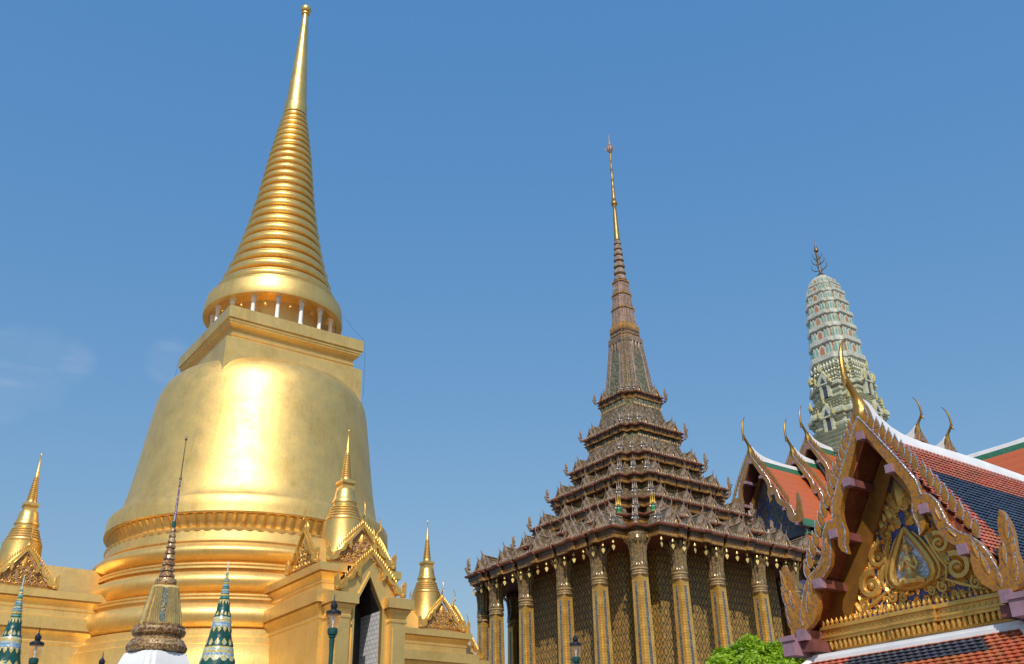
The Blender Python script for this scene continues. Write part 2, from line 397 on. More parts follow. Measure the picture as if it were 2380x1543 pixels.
def rect(x0, x1, y0, y1): return [(x1, y0), (x1, y1), (x0, y1), (x0, y0)]
def thing(name, label, cat, loc=(0, 0, 0), group=None, rotz=0.):
    o = bpy.data.objects.new(name, None); COL.objects.link(o); o.location = loc; o.rotation_euler = (0, 0, rotz)
    o['label'] = label; o['category'] = cat
    if group: o['group'] = group
    return o
def tag(o, label, cat, group=None):
    o['label'] = label; o['category'] = cat
    if group: o['group'] = group
    return o
def dup(o, parent=None, loc=None, rotz=None):
    c = o.copy(); COL.objects.link(c)
    if parent: c.parent = parent
    if loc is not None: c.location = loc
    if rotz is not None: c.rotation_euler = (0, 0, rotz)
    for ch in list(o.children): dup(ch, c)
    return c
def RT(loc, rotz=0., sc=(1, 1, 1)): return Matrix.Translation(loc) @ Matrix.Rotation(rotz, 4, 'Z') @ Matrix.Diagonal((*sc, 1))
ROT = {'S': 0., 'W': -pi / 2, 'E': pi / 2, 'N': pi}

# naga bargeboard outline (one side), metres from the gable apex
UP_ = [(0, 0), (.12, -.18), (.32, -.51), (.55, -.88), (.78, -1.27), (.97, -1.62), (1.02, -1.93), (.985, -2.1), (.97, -2.31), (.985, -2.46), (.93, -2.58), (.81, -2.66),
       (.83, -2.48), (.785, -2.33), (.77, -2.18), (.8, -2.03), (.8, -1.8), (.72, -1.58), (.58, -1.35), (.4, -1.03), (.17, -.59), (0, -.31)]
LO_ = [(1.0, -1.98), (1.08, -1.92), (1.18, -1.97), (1.29, -2.12), (1.35, -2.33), (1.41, -2.58), (1.55, -2.76), (1.78, -2.9), (1.9, -3.02), (2.02, -3.24), (2.08, -3.42), (2.13, -3.56),
       (2.19, -3.46), (2.21, -3.3), (2.28, -3.12), (2.27, -3.32), (2.32, -3.2), (2.3, -2.95), (2.33, -2.76), (2.41, -2.57), (2.46, -2.62), (2.53, -2.85), (2.54, -3.05), (2.51, -3.3), (2.53, -3.55), (2.5, -3.8), (2.4, -3.95),
       (2.2, -3.98), (1.97, -3.9), (1.79, -3.75), (1.69, -3.55), (1.68, -3.33), (1.72, -3.16), (1.6, -3.07), (1.4, -2.94), (1.25, -2.78), (1.18, -2.55), (1.16, -2.35), (1.12, -2.22), (1.03, -2.18), (.985, -2.2)]
def boards(mb, sa, sz, th, mat=0, fin=1, nfin=14, edge=None, sides=(-1, 1), top=0.):
    for sd_ in sides:
        for oi, o_ in enumerate((UP_, LO_)):
            pts = [(x * sa * sd_, z * sz + top) for x, z in o_]
            if sd_ < 0: pts = pts[::-1]
            mb.plate(pts, -th - .012 * oi, 0, mat)
        if nfin:
            for i in range(nfin):
                t = (i + .35) / nfin
                bx, bz = (.10 + 1.80 * t), (-.12 - 2.95 * t + .16 * sin(pi * t))
                ln = .42; wd = .17
                mb.leaf(sd_ * bx * sa, bz * sz + top, ln * (sa + sz) / 2, wd * (sa + sz) / 2, pi / 2 + sd_ * .12, -th * .55, th * .2, fin, lean=-.16 * sd_)
                mb.leaf(sd_ * bx * sa, bz * sz + top, ln * (sa + sz) / 2, wd * (sa + sz) / 2, pi / 2 + sd_ * .12, -th * .5, -th * .45, fin, lean=-.16 * sd_)
        if edge is not None:
            for o_, n_ in ((UP_, 7), (LO_, 12)):
                mb.tube([(x * sa * sd_, -th, z * sz + top) for x, z in o_[:n_]], .016 * sa, 5, edge)
            mb.tube([(x * sa * sd_, -th, z * sz + top) for x, z in LO_[-9:]], .012 * sa, 5, edge)
            mb.tube([(x * sa * sd_, -th, z * sz + top) for x, z in UP_[11:16]], .014 * sa, 5, edge)
CH_P = [(.05, -.02, .03), (.05, .1, .13), (.05, .22, .18), (.05, .36, .195), (.03, .52, .16), (-.01, .66, .11), (-.08, .8, .075), (-.2, .95, .07), (-.31, 1.08, .085), (-.335, 1.2, .06), (-.325, 1.45, .056), (-.3, 1.68, .048), (-.22, 1.9, .036), (-.12, 2.05, .024), (-.03, 2.13, .01)]
def chofa(mb, y, z, s, mat=0, x=0., tk=1.):
    mb.tube([(x, y + a * s, z + b * s) for a, b, r in CH_P], [r * s * tk for a, b, r in CH_P], 10, mat)
    mb.tube([(x, y - .27 * s, z + 1.06 * s), (x, y - .36 * s, z + 1.0 * s), (x, y - .41 * s, z + .86 * s)], [.07 * s, .05 * s, .008 * s], 7, mat)

# ------------------------------------------------------------------ ground
TZ = 2.0
g = MB(); g.add([(-900, -900, 0), (900, -900, 0), (900, 900, 0), (-900, 900, 0)], [(0, 1, 2, 3)])
g.build('ground', GROUND, kind='structure')
g = MB(); g.loft(rect(0, 76, 23.2, 62), [(.2, .004), (.2, .3), (0, .45), (0, 1.7), (.25, 1.8), (.25, TZ)], off=True)
g.build('terrace', MARBLE, kind='structure')

# ------------------------------------------------------------------ golden stupa
CX, CY = 14.235, 37.381
chedi = thing('golden_stupa', 'huge gold bell shaped stupa with ringed spire and gilded porches', 'stupa', (CX, CY, TZ))
def cpart(mb, name, mats, parent=chedi, **k):
    mb.T = mb.T
    return mb.build(name, mats, parent, **k)
def CM(): return MB(Matrix.Translation((0, 0, -TZ)))
def torus_prof(r0, r1, z0, z1, n=10, e=.8):
    """bulging roll between z0 and z1"""
    return [(r0 + (r1 - r0) * max(0, sin(pi * i / n)) ** e, z0 + (z1 - z0) * i / n) for i in range(n + 1)]
b = CM()
pr = [(7.6, TZ + .004), (7.6, 2.9), (7.3, 3.0), (7.3, 3.4), (7.05, 3.5), (7.05, 4.1), (6.9, 4.2)]
pr += torus_prof(6.7, 7.0, 4.35, 5.35) + [(6.65, 5.45), (6.65, 5.6), (6.45, 5.7), (6.45, 6.5), (6.42, 6.6), (6.42, 6.95), (6.3, 7.0), (6.3, 7.2), (6.12, 7.26), (6.12, 7.46), (6.08, 7.5)]
pr += torus_prof(5.92, 6.27, 7.54, 8.36, 14, .62) + [(5.88, 8.38), (5.88, 8.46), (5.99, 8.47), (5.99, 8.53), (5.86, 8.545), (5.86, 8.60), (5.92, 8.61), (5.92, 8.66), (5.62, 8.69), (5.58, 8.77)]
pr += torus_prof(5.56, 5.93, 8.79, 9.5, 14, .62) + [(5.50, 9.52), (5.50, 9.57), (5.68, 9.58), (5.68, 9.645), (5.58, 9.655), (5.58, 9.71), (5.64, 9.72), (5.64, 9.77), (5.42, 9.80), (5.38, 9.87)]
pr += torus_prof(5.36, 5.75, 9.89, 10.52, 14, .62) + [(5.36, 10.54), (5.36, 10.58), (5.42, 10.59), (5.42, 10.63), (5.36, 10.6), (5.33, 10.98), (5.2, 11.0), (5.0, 11.02)]
b.lathe(pr, 128); cpart(b, 'base_moulding', GOLD)
b = CM()
NP = 92
def fl(i, z):
    return .012 * abs(sin(pi * (i % 8) / 8)) if z < 11.5 else 0
b.lathe([(5.02, 10.9), (5.02, 10.98), (5.30, 10.96), (5.33, 11.03), (5.24, 11.12), (5.05, 11.16)], NP * 4, flute=lambda i, z: .012 * abs(sin(pi * i / 4)) if 10.93 < z < 11.1 else 0)
b.lathe([(5.0, 11.1), (5.02, 11.16), (5.06, 11.3), (5.13, 11.44), (5.24, 11.56), (5.3, 11.6), (5.0, 11.63)], NP * 4, flute=lambda i, z: .022 * abs(sin(pi * i / 4)) if 11.12 < z < 11.58 else 0)
cpart(b, 'lotus_band', GOLD)
b = CM()
b.lathe([(5.1, 11.585), (5.47, 11.59), (5.5, 11.63), (5.48, 11.9), (5.47, 12.2), (5.4, 12.3), (5.2, 12.36), (5.09, 12.5), (4.99, 12.85), (4.9, 13.3), (4.8, 13.9), (4.71, 14.6), (4.62, 15.3), (4.54, 16.0), (4.46, 16.6), (4.40, 17.1), (4.33, 17.5), (4.23, 17.8), (4.08, 18.08), (3.88, 18.3), (3.6, 18.46), (3.3, 18.56), (2.9, 18.6), (2.0, 18.62)], 160)
bell_dome = cpart(b, 'bell_dome', GOLD)
b = CM()
b.loft(SQ, [(3.03, 17.6), (3.02, 19.16), (2.80, 19.30), (2.72, 19.33), (2.72, 19.40), (2.76, 19.42), (2.76, 19.49), (2.70, 19.52), (2.71, 19.60), (2.76, 19.70), (2.84, 19.79), (2.93, 19.85), (2.93, 19.91), (2.97, 19.94), (2.97, 20.04), (3.03, 20.06), (3.03, 20.56), (2.0, 20.6)])
cpart(b, 'square_terrace', GOLD)
b = CM(); b.lathe([(2.2, 20.5), (2.2, 20.75), (2.1, 20.8), (2.08, 21.7), (2.2, 21.95)], 72); cpart(b, 'drum', GOLD)
for i in range(16):
    b = MB(); b.lathe([(.15, 0), (.15, .14), (.10, .2), (.085, .3), (.085, 1.02), (.10, 1.08), (.12, 1.14), (.12, 1.24), (.15, 1.26), (.15, 1.34)], 12)
    if i == 0: c0 = b.build('colonnade_column', WHITE, chedi); o = c0
    else: o = dup(c0, chedi)
    a = 2 * pi * (i + .18) / 16
    o.location = (2.62 * cos(a), 2.62 * sin(a), 20.58 - TZ)
b = CM(); b.lathe([(2.0, 21.8), (2.2, 21.9), (2.75, 21.92), (2.8, 21.8), (3.04, 21.8), (3.06, 21.84), (3.04, 22.2), (2.98, 22.6), (2.9, 22.66), (2.2, 22.75)], 120); cpart(b, 'canopy_ring', GOLD)
b = CM()
RZ = [(22.62, 2.84), (23.2, 2.62), (23.9, 2.38), (24.6, 2.17), (25.3, 1.98), (26.2, 1.78), (27.2, 1.58), (28.4, 1.38), (29.6, 1.22), (31.0, 1.04), (32.4, .82), (33.75, .57)]
def interp(tab, z):
    for (z0, r0), (z1, r1) in zip(tab, tab[1:]):
        if z <= z1: return r0 + (r1 - r0) * (z - z0) / (z1 - z0)
    return tab[-1][1]
pr = [(2.84, 22.6), (2.84, 22.72), (2.74, 22.78), (2.74, 22.86)]
nr = 24; ratio = .972; h0 = (33.7 - 22.86) * (1 - ratio) / (1 - ratio ** nr); z = 22.86
for i in range(nr):
    h = h0 * ratio ** i; R = interp(RZ, z + h * .45); d = h * .46
    pr += [(R - d * .9, z), (R - d * .75, z + h * .1), (R - d * .15, z + h * .16), (R, z + h * .34), (R - d * .02, z + h * .48), (R - d * .22, z + h * .64), (R - d * .42, z + h * .7), (R - d * .5, z + h * .8), (R - d * .95, z + h * .86)]
    z += h
b.lathe(pr, 96); cpart(b, 'ringed_spire', GOLDS)
b = CM(); b.lathe([(.56, 33.68), (.575, 33.74), (.56, 34.28), (.52, 34.33), (.5, 34.36), (.505, 34.5), (.44, 35.6), (.36, 36.8), (.29, 37.9), (.24, 38.8), (.19, 39.7), (.155, 40.4), (.15, 40.5), (.22, 40.56), (.22, 40.62), (.13, 40.66)], 40); cpart(b, 'spire_cone', GOLDS)
b = CM(); b.ball((0, 0, 40.92), .28, 24); b.lathe([(.04, 41.15), (.06, 41.2), (.01, 41.3)], 10); cpart(b, 'finial_ball', GOLDS)
b = CM(); b.tube([(2.1, -1.6, 23.2), (2.5, -1.86, 22.2), (2.75, -2.4, 21.4), (3.05, -3.05, 20.58), (3.09, -3.1, 19.6), (3.10, -3.1, 17.9)], .0055, 5); cpart(b, 'lightning_wire', LAMPK)
b = CM(); b.tube([(-3.06, 3.06, 20.5), (-3.1, 3.08, 19.2), (-3.12, 3.1, 18.2)], .0055, 5); cpart(b, 'lightning_wire', LAMPK)

# --- porches: local frame, outward = -y, centre of the miniature spire at the origin, z absolute
def build_porch(face):
    T0 = RT((0, 0, -TZ), ROT[face]) @ Matrix.Translation((0, -8.29, 0))
    def P(): return MB(T0)
    b = P()
    for sx in (-1, 1):
        xs = sorted((sx * .52, sx * 1.38))
        b.loft(rect(xs[0], xs[1], -1.55, -.2), [(0, TZ + .004), (.0, 7.2)], off=True)
    b.box(-1.38, 1.38, -.2, 3.4, TZ + .004, 7.2)
    # entablature of the lower body and the attic, split round the niche
    def ent(x0, x1, y0, y1, pf):
        b.loft(rect(x0, x1, y0, y1), pf, off=True)
    e1 = [(0, 7.2), (.03, 7.24), (.03, 7.3), (.0, 7.34), (.03, 7.45), (.10, 7.57), (.15, 7.63), (.11, 7.645), (.11, 7.68), (.22, 7.69), (.22, 8.06), (.13, 8.1)]
    e2 = [(0, 8.1), (0, 8.36), (.03, 8.38), (.03, 8.44), (.0, 8.47), (.04, 8.56), (.1, 8.64), (.13, 8.67), (.09, 8.68), (.09, 8.71), (.20, 8.72), (.20, 8.96), (.1, 9.0)]
    for sx in (-1, 1):
        x0, x1 = sorted((sx * .72, sx * 1.37)); ent(x0, x1, -1.54, 3.3, e1)
        x0, x1 = sorted((sx * .70, sx * 1.24)); ent(x0, x1, -1.3, 3.2, e2)
    b.box(-.75, .75, -.2, 3.1, 7.1, 8.98)
    # front piers with their own entablature
    ep = [(0, 3.0), (0, 7.18), (.03, 7.2), (.03, 7.26), (0, 7.3), (.03, 7.4), (.1, 7.52), (.13, 7.55), (.09, 7.56), (.09, 7.59), (.19, 7.60), (.19, 7.9), (.1, 7.93)]
    for sx in (-1, 1):
        x0, x1 = sorted((sx * .70, sx * 1.22)); b.loft(rect(x0, x1, -2.24, -1.5), ep, off=True)
        x0, x1 = sorted((sx * .78, sx * 1.14)); b.box(x0, x1, -2.262, -2.2, 3.2, 7.05)
    # arched front wall and jambs
    U = [(-.72, 3.0), (-.48, 3.0), (-.48, 7.62), (0, 8.58), (.48, 7.62), (.48, 3.0), (.72, 3.0), (.72, 7.95), (1.04, 8.06), (0, 9.12), (-1.04, 8.06), (-.72, 7.95)]
    b.plate(U, -2.06, -1.9)
    V = [(-.54, 3.0), (-.47, 3.0), (-.47, 7.6), (0, 8.54), (.47, 7.6), (.47, 3.0), (.54, 3.0), (.54, 7.64), (0, 8.70), (-.54, 7.64)]
    b.plate(V, -2.10, -2.04)
    # solid bridge above the arch back to the attic
    b.plate([(-.52, 8.0), (-.52, 7.75), (0, 8.73), (.52, 7.75), (.52, 8.0), (1.06, 8.02), (0, 9.15), (-1.06, 8.02)], -1.9, -.3)
    body = b.build('porch', GOLD, chedi)
    b = P()
    b.box(.475, .519, -1.9, -.7, 2.5, 7.56); b.box(-.519, -.475, -1.9, -.7, 2.5, 7.56)
    b.box(-.5, .5, -1.9, -.7, 2.3, 2.5)
    b.build('niche_wall', TILEW, body)
    b = P(); b.box(-.519, .519, -.7, -.6, 2.5, 8.75)
    b.plate([(-.518, 7.56), (-.49, 7.56), (0, 8.5), (.49, 7.56), (.518, 7.56), (.518, 7.72), (0, 8.72), (-.518, 7.72)], -1.89, -.7)
    b.build('niche_shade_lining', NICHE_SHADE, body)  # back wall and vault; the dark of the recess is painted in
    # saddle roof (cross gables) carrying the miniature spire
    b = P()
    for (ya, yb, rx) in ((-1.32, 3.9, False), (-1.22, 1.22, True)):
        hw, zb, zt = 1.12, 8.99, 10.1
        vs = []
        for yy in (ya, yb):
            for i in range(-5, 6):
                t = abs(i) / 5; x = i / 5 * hw; zc = zb + (zt - zb) * ((1 - t) ** 1.25)
                vs.append((x, yy, zc) if not rx else (yy, x, zc))
        fs = [(i, i + 1, i + 12, i + 11) for i in range(10)] + [tuple(range(11))[::-1], tuple(range(11, 22))]
        b.add(vs, fs)
    bp = P()
    bp.lathe([(.78, 9.55), (.72, 9.9), (.68, 10.2), (.66, 10.5), (.655, 10.7), (.62, 10.72)], 48)
    b.build('porch_roof', GOLD, body)
    pr = [(.60, 10.7), (.61, 10.76)]
    zt = [10.76, 10.88, 10.98, 11.08, 11.17, 11.26]; rr = [.6, .56, .52, .49, .46]
    for i in range(5):
        a, c = zt[i], zt[i + 1]; r = rr[i]
        pr += [(r - .04, a), (r, a + .02), (r, (a + c) / 2), (r - .025, c - .02), (r - .05, c)]
    pr += [(.38, 11.28), (.385, 11.37), (.42, 11.39), (.41, 11.46), (.38, 11.5), (.345, 11.64), (.325, 11.78), (.30, 11.86), (.25, 11.91), (.1, 11.92)]
    bp.lathe(pr, 48)
    bp.loft(SQ, [(.225, 11.85), (.225, 11.97), (.2, 11.99), (.21, 12.03), (.255, 12.08), (.255, 12.17), (.1, 12.18)])
    pr = [(.17, 12.16), (.175, 12.24), (.165, 12.28)]; z = 12.28
    for i in range(13):
        h = .068; r = .175 - .0072 * i; pr += [(r - .022, z), (r, z + .02), (r, z + .04), (r - .018, z + .06)]; z += h
    pr += [(.072, z), (.075, z + .05), (.062, z + .08), (.03, 13.75), (.018, 13.98), (.03, 14.0), (.034, 14.03), (.02, 14.07), (.005, 14.1)]
    bp.lathe(pr, 32)
    bp.build('miniature_spire', GOLDS, body)
    # gables: (facing rotation, front plane y, apex z, half width, height)
    def gab(rz, y, apex, hw, ht, carved):
        Tg = T0 @ Matrix.Rotation(rz, 4, 'Z') @ Matrix.Translation((0, y, 0))
        b = MB(Tg); boards(b, hw / 2.3, ht / 3.9, .10, 0, 0, 13, None, top=apex); 
        b.build('bargeboard', GOLDC, body)
        if carved:
            b = MB(Tg); b.plate([(-hw * .82, apex - ht * .98), (hw * .82, apex - ht * .98), (0, apex - .12)], .05, .12)
            b.build('pediment', PINKBACK, body)
            b = MB(Tg)
            rnd = random.Random(int(abs(y) * 100) + int(rz * 10))
            rows = 6
            for j in range(rows):
                zz_ = apex - ht * (.93 - .78 * j / rows); half = hw * .72 * (1 - j / rows) * .98
                nn = max(1, int(half * 2 / .2))
                for i in range(nn):
                    x = -half + (i + .5) * 2 * half / nn
                    b.spiral(x, zz_ + .02, .085, 1.3, 1 if x > 0 else -1, rnd.uniform(0, 6), .024, .03, 0, 5)
            b.leaf(0, apex - ht * .55, ht * .42, .22, pi / 2, .04, .06)
            b.build('pediment_carving', GOLDC, body)
        b = MB(Tg); chofa(b, .03, apex - .08, .42); b.ball((0, -.02, apex + .06), .075, 12, 0, 1.3)
        b.build('apex_finial', GOLDC, body)
        for sx in (-1, 1):
            b = MB(Tg)
            for q, h in ((-.07, .24), (0, .34), (.07, .24)):
                x = sx * (hw + .02) + q
                b.lathe([(.03, apex - ht - .0), (.035, apex - ht + .1), (.018, apex - ht + .16), (.028, apex - ht + .2), (.02, apex - ht + h), (.004, apex - ht + h + .12)], 8, (x, -.06))
            b.lathe([(.09, apex - ht - .06), (.1, apex - ht + .0), (.06, apex - ht + .06)], 10, (sx * (hw + .02), -.06))
            b.build('corner_finial', GOLDC, body)
    gab(0, -1.42, 10.32, 1.12, 1.25, True)
    gab(0, -2.12, 9.28, 1.12, 1.22, False)
    gab(-pi / 2, -1.32, 10.32, 1.05, 1.25, True)
    gab(pi / 2, -1.32, 10.32, 1.05, 1.25, True)
    return body
for fc in 'SWE': build_porch(fc)
for i in range(16):
    a = 2 * pi * (i + .68) / 16
    if not (-2.9 < a - 2 * pi * (a > pi) < .75): continue
    if 'bell0' not in globals():
        b = MB(); b.tube([(0, 0, .16), (0, 0, .42)], .008, 4); b.lathe([(.075, 0), (.065, .04), (.05, .09), (.04, .13), (.015, .17)], 12)
        bell0 = b.build('wind_bell', BELLGOLD); o = bell0
        tag(o, 'small gold wind bell hanging under the canopy ring of the golden stupa', 'bell', 'wind bells under the stupa canopy')
    else: o = dup(bell0)
    o.location = (CX + 2.66 * cos(a), CY + 2.66 * sin(a), 21.4)

# ------------------------------------------------------------------ temple hall with tiered spire (mondop)
MX, MY = 35.92, 37.44
hall = thing('spired_temple_hall', 'square temple hall with gilded columns and grey stepped roof rising to a needle spire', 'temple', (MX, MY, TZ))
def HM(T=None): return MB(Matrix.Translation((0, 0, -TZ)) @ (T or Matrix()))
def eave(c1, c2): return redent(((1, c1), (c2, c2)), bumps=((-.03, .03, -.02), (.2, .235, .045), (.37, .43, -.02), (.53, .565, .045), (.61, .65, -.02)))
PLAN = redent(((1, .8), (.9, .9)))
b = HM(); b.loft(PLAN, [(8.6, TZ + .004), (8.6, 2.6), (8.4, 2.7), (8.4, 3.3), (8.2, 3.4), (8.2, 3.9), (7.6, 3.95)]); b.build('plinth', MARBLE, hall)
b = HM(); b.loft(PLAN, [(5.6, 3.9), (5.6, 4.6), (5.4, 4.7), (5.3, 5.0), (5.2, 5.2), (5.2, 13.02)]); b.build('wall', DIAM, hall)
# tiers (half width, red rim height)
TIERS = [(7.45, 13.42), (5.5, 14.66), (4.78, 15.75), (3.97, 17.3), (3.08, 18.82), (2.36, 20.74), (1.62, 23.02)]
for k_, (w, z) in enumerate(TIERS):
    s = .55 + .45 * w / 7.45
    inn = w * (.55 if k_ == 0 else .78)
    nxt = TIERS[k_ + 1] if k_ < 6 else (1.34, 23.55)
    b = HM()
    dz = .50 * s
    rows = [(inn, z - dz - .02), (w - .27 * s, z - dz - .02), (w - .25 * s, z - dz), (w - .23 * s, z - dz + .14 * s), (w - .2 * s, z - dz + .16 * s), (w - .17 * s, z - .15 * s), (w - .07 * s, z - .13 * s), (w - .02, z - .09 * s), (w, z - .03), (w - .05, z)]
    mats_ = [0, 3, 3, 3, 2, 2, 1, 1, 1]
    tw = nxt[0] * .86 if k_ < 6 else 1.24; tz = nxt[1] - (.40 * (.55 + .45 * nxt[0] / 7.45)) if k_ < 6 else 23.4
    if k_ == 0: tw = 4.4
    n4 = 5
    zr0 = tz - .25 * (tz - z)
    for i in range(1, n4 + 1):
        t = i / n4
        rows.append((w - .05 + (tw - w + .05) * t ** .62, z + (zr0 - z) * t ** 1.7)); mats_.append(4)
    rows += [(tw, tz)]; mats_ += [5]
    c1_ = (.80, .78, .76, .74, .72, .70, .67)[k_]; b.loft(eave(c1_, (1 + c1_) / 2), rows, mats=mats_)
    # row of small teeth on the recessed neck under the next eave
    if k_ < 6:
        nt_ = int(tw * 2 / .16)
        for fc in 'WS':
            bT = Matrix.Translation((0, 0, -TZ)) @ Matrix.Rotation(ROT[fc], 4, 'Z'); b.T = bT
            for i in range(nt_):
                x = -tw * .78 + (i + .5) * 1.56 * tw / nt_
                b.leaf(x, zr0 - .02, .2 * s + .05, .1, pi / 2, -tw - .01, .03, 3)
        # cresting along the rim
        for fc in 'WS':
            b.T = Matrix.Translation((0, 0, -TZ)) @ Matrix.Rotation(ROT[fc], 4, 'Z')
            n_ = int(w * 1.5 / .15)
            for i in range(n_):
                x = -w * .75 + (i + .5) * 1.5 * w / n_
                b.leaf(x, z - .01, .15, .12, pi / 2, -w + .07, .03, 6)
    b.build('roof_tier', [SOFFIT, EAVE_RED, EAVE_DARK, EAVE_GOLD, MOS_GREY, MOS_GREEN, MOS_TRIM], hall)
# gablets
def gablet_mesh(double):
    b = MB()
    def one(y, hw, h, dep):
        prof = [(0, h), (.16 * hw, h * .80), (.36 * hw, h * .55), (.6 * hw, h * .32), (.82 * hw, h * .12), (1.02 * hw, 0)]
        # curved slopes, front to back
        ln = [(-x, z) for x, z in prof[::-1]] + prof[1:]
        n = len(ln)
        b.add([(x * .94, y + .05, z - .03) for x, z in ln] + [(x * .94, y + dep, z * .9 - .03) for x, z in ln], [(i, i + 1, n + i + 1, n + i) for i in range(n - 1)], 0)
        # bargeboards
        th = .13 * h
        outer = ln; inner = [(x * .74, z * .82 - th * .75) for x, z in ln]
        b.plate([(1.05 * x, z + .05 * h) for x, z in outer][::1] + [(x, max(-.02, z)) for x, z in inner[::-1]], y - .07, y + .06, 1)
        b.plate([(x * .78, max(0, z * .86 - .03)) for x, z in ln], y + .03, y + .07, 2)
        for sx in (-1, 1):
            b.tube([(sx * hw * 1.0, y, .0), (sx * hw * 1.13, y - .03, .06 * h), (sx * hw * 1.2, y - .04, .2 * h), (sx * hw * 1.16, y - .03, .36 * h)], [.05 * h, .06 * h, .04 * h, .006], 6, 1)
        b.tube([(0, y - .01, h * .96), (0, y - .06, h * 1.08), (0, y - .11, h * 1.2), (0, y - .1, h * 1.32), (0, y - .04, h * 1.42)], [.055 * h, .04 * h, .026 * h, .016 * h, .005], 6, 1)
        b.tube([(0, y, h * .99), (0, y + dep, h * .9)], .045 * h, 6, 1)
        b.leaf(0, .02, h * .55, hw * .5, pi / 2, y + .025, .05, 3)
    one(0, .50, .82, 1.2)
    if double:
        one(-.24, .36, .55, .4)
        for sx in (-1, 1):
            pass
    return b
GM = [MOS_GREY, MOS_TRIM, EAVE_GOLD, GOLDC]
gd = None
def add_gablets():
    protos = {}
    for k_, (w, z) in enumerate(TIERS):
        nxt = TIERS[k_ + 1] if k_ < 6 else (1.5, 24.3)
        slope = (nxt[1] - z)
        big = [[.0, .37, .64], [.0, .36, .62], [.18, .56], [.0, .53], [.0, .52], [.46], [.42]][k_]
        small = [[.2, .52], [.19, .5], [.0, .38], [.28], [.27], [.12], []][k_]
        sb = {0: 1.12, 1: .84, 2: .86, 3: .9, 4: .88, 5: .92, 6: .78}[k_]
        for fc in 'WS':
            for lst, dbl, s in ((big, True, sb), (small, False, sb * .55)):
                for t in lst:
                    for sg in ((-1, 1) if t > 0 else (1,)):
                        t2 = t * sg
                        if dbl not in protos: protos[dbl] = gablet_mesh(dbl).build('roof_gablet', GM, hall); o = protos[dbl]
                        else: o = dup(protos[dbl], hall)
                        o.scale = (s, s, s)
                        yy = -w + (.38 if dbl else .16) * s; xx = t2 * w
                        p = Matrix.Rotation(ROT[fc], 4, 'Z') @ Vector((xx, yy, 0))
                        o.location = (p.x, p.y, z - TZ + .01); o.rotation_euler = (0, 0, ROT[fc])
add_gablets()
# guardian figures on the stepped corner nearest to the viewer, nagas on the outer corners
def guardian(mats):
    b = MB()
    b.lathe([(.11, 0), (.13, .05), (.09, .14), (.12, .22), (.13, .3), (.10, .36)], 10, mat=0)
    b.lathe([(.10, .34), (.12, .40), (.09, .47)], 10, mat=1)
    for sx in (-1, 1):
        b.tube([(sx * .1, 0, .36), (sx * .18, -.02, .3), (sx * .13, -.08, .22)], [.04, .035, .03], 6, 1)
        b.lathe([(.055, .44), (.06, .5), (.035, .56), (.02, .68), (.012, .86), (.004, .95)], 7, (sx * .1, 0), 2)
    b.ball((0, -.02, .53), .085, 10, 2); b.lathe([(.07, .58), (.05, .64), (.025, .76), (.014, .98), (.004, 1.1)], 8, (0, 0), 2)
    b.ball((0, -.075, .42), .045, 8, 1)
    return b
gA = gB = None
for k_, (w, z) in enumerate(TIERS):
    s = {0: .92, 1: .95, 2: .92, 3: .9, 4: .9, 5: .86, 6: .62}[k_]
    for j, (fx, fy) in enumerate(((-.97, -(.78 - .02 * k_)), (-(.885 - .008 * k_),) * 2, (-(.78 - .02 * k_), -.97))):
        if k_ == 1 and j != 1:
            if gB is None: gB = guardian(None).build('guardian_figure', [FIG_GRN, FIG_DARK, FIG_YEL], hall, 'yellow crowned green guardian figure'); o = gB
            else: o = dup(gB, hall)
        else:
            if gA is None: gA = guardian(None).build('guardian_figure', [MOS_TRIM, FIG_DARK, MOS_TRIM], hall); o = gA
            else: o = dup(gA, hall)
        o.scale = (s, s, s); o.location = (fx * w + .1, fy * w + .1, z - TZ - .02); o.rotation_euler = (0, 0, -pi / 4)
nag = None
for k_, (w, z) in enumerate(TIERS):
    for fx, fy, rz in ((-1, .77, -pi / 2 - .35), (.77, -1, .35), (1, -.77, .8)):
        if nag is None:
            b = MB()
            b.plate([(-.07, -.02), (.10, -.02), (.14, .14), (.08, .25), (.16, .33), (.10, .44), (.13, .55), (.07, .62), (.07, .76), (.01, .9), (-.05, .78), (-.08, .62), (-.13, .5), (-.09, .4), (-.15, .3), (-.09, .18)], -.05, .05, 0)
            b.tube([(0, .1, 0), (0, -.04, .14), (0, -.14, .3), (0, -.19, .38), (0, -.25, .32)], [.09, .09, .075, .06, .03], 8, 0)
            for q in (.16, .28, .4, .52, .64): b.leaf(0, q, .2, .13, pi / 2, -.06, .06, 0)
            nag = b.build('naga_finial', MOS_TRIM, hall); o = nag
        else: o = dup(nag, hall)
        s = .62 + .42 * w / 7.45
        o.scale = (s, s, s); o.location = (fx * w * .985, fy * w * .985, z - TZ - .03); o.rotation_euler = (0, 0, rz)
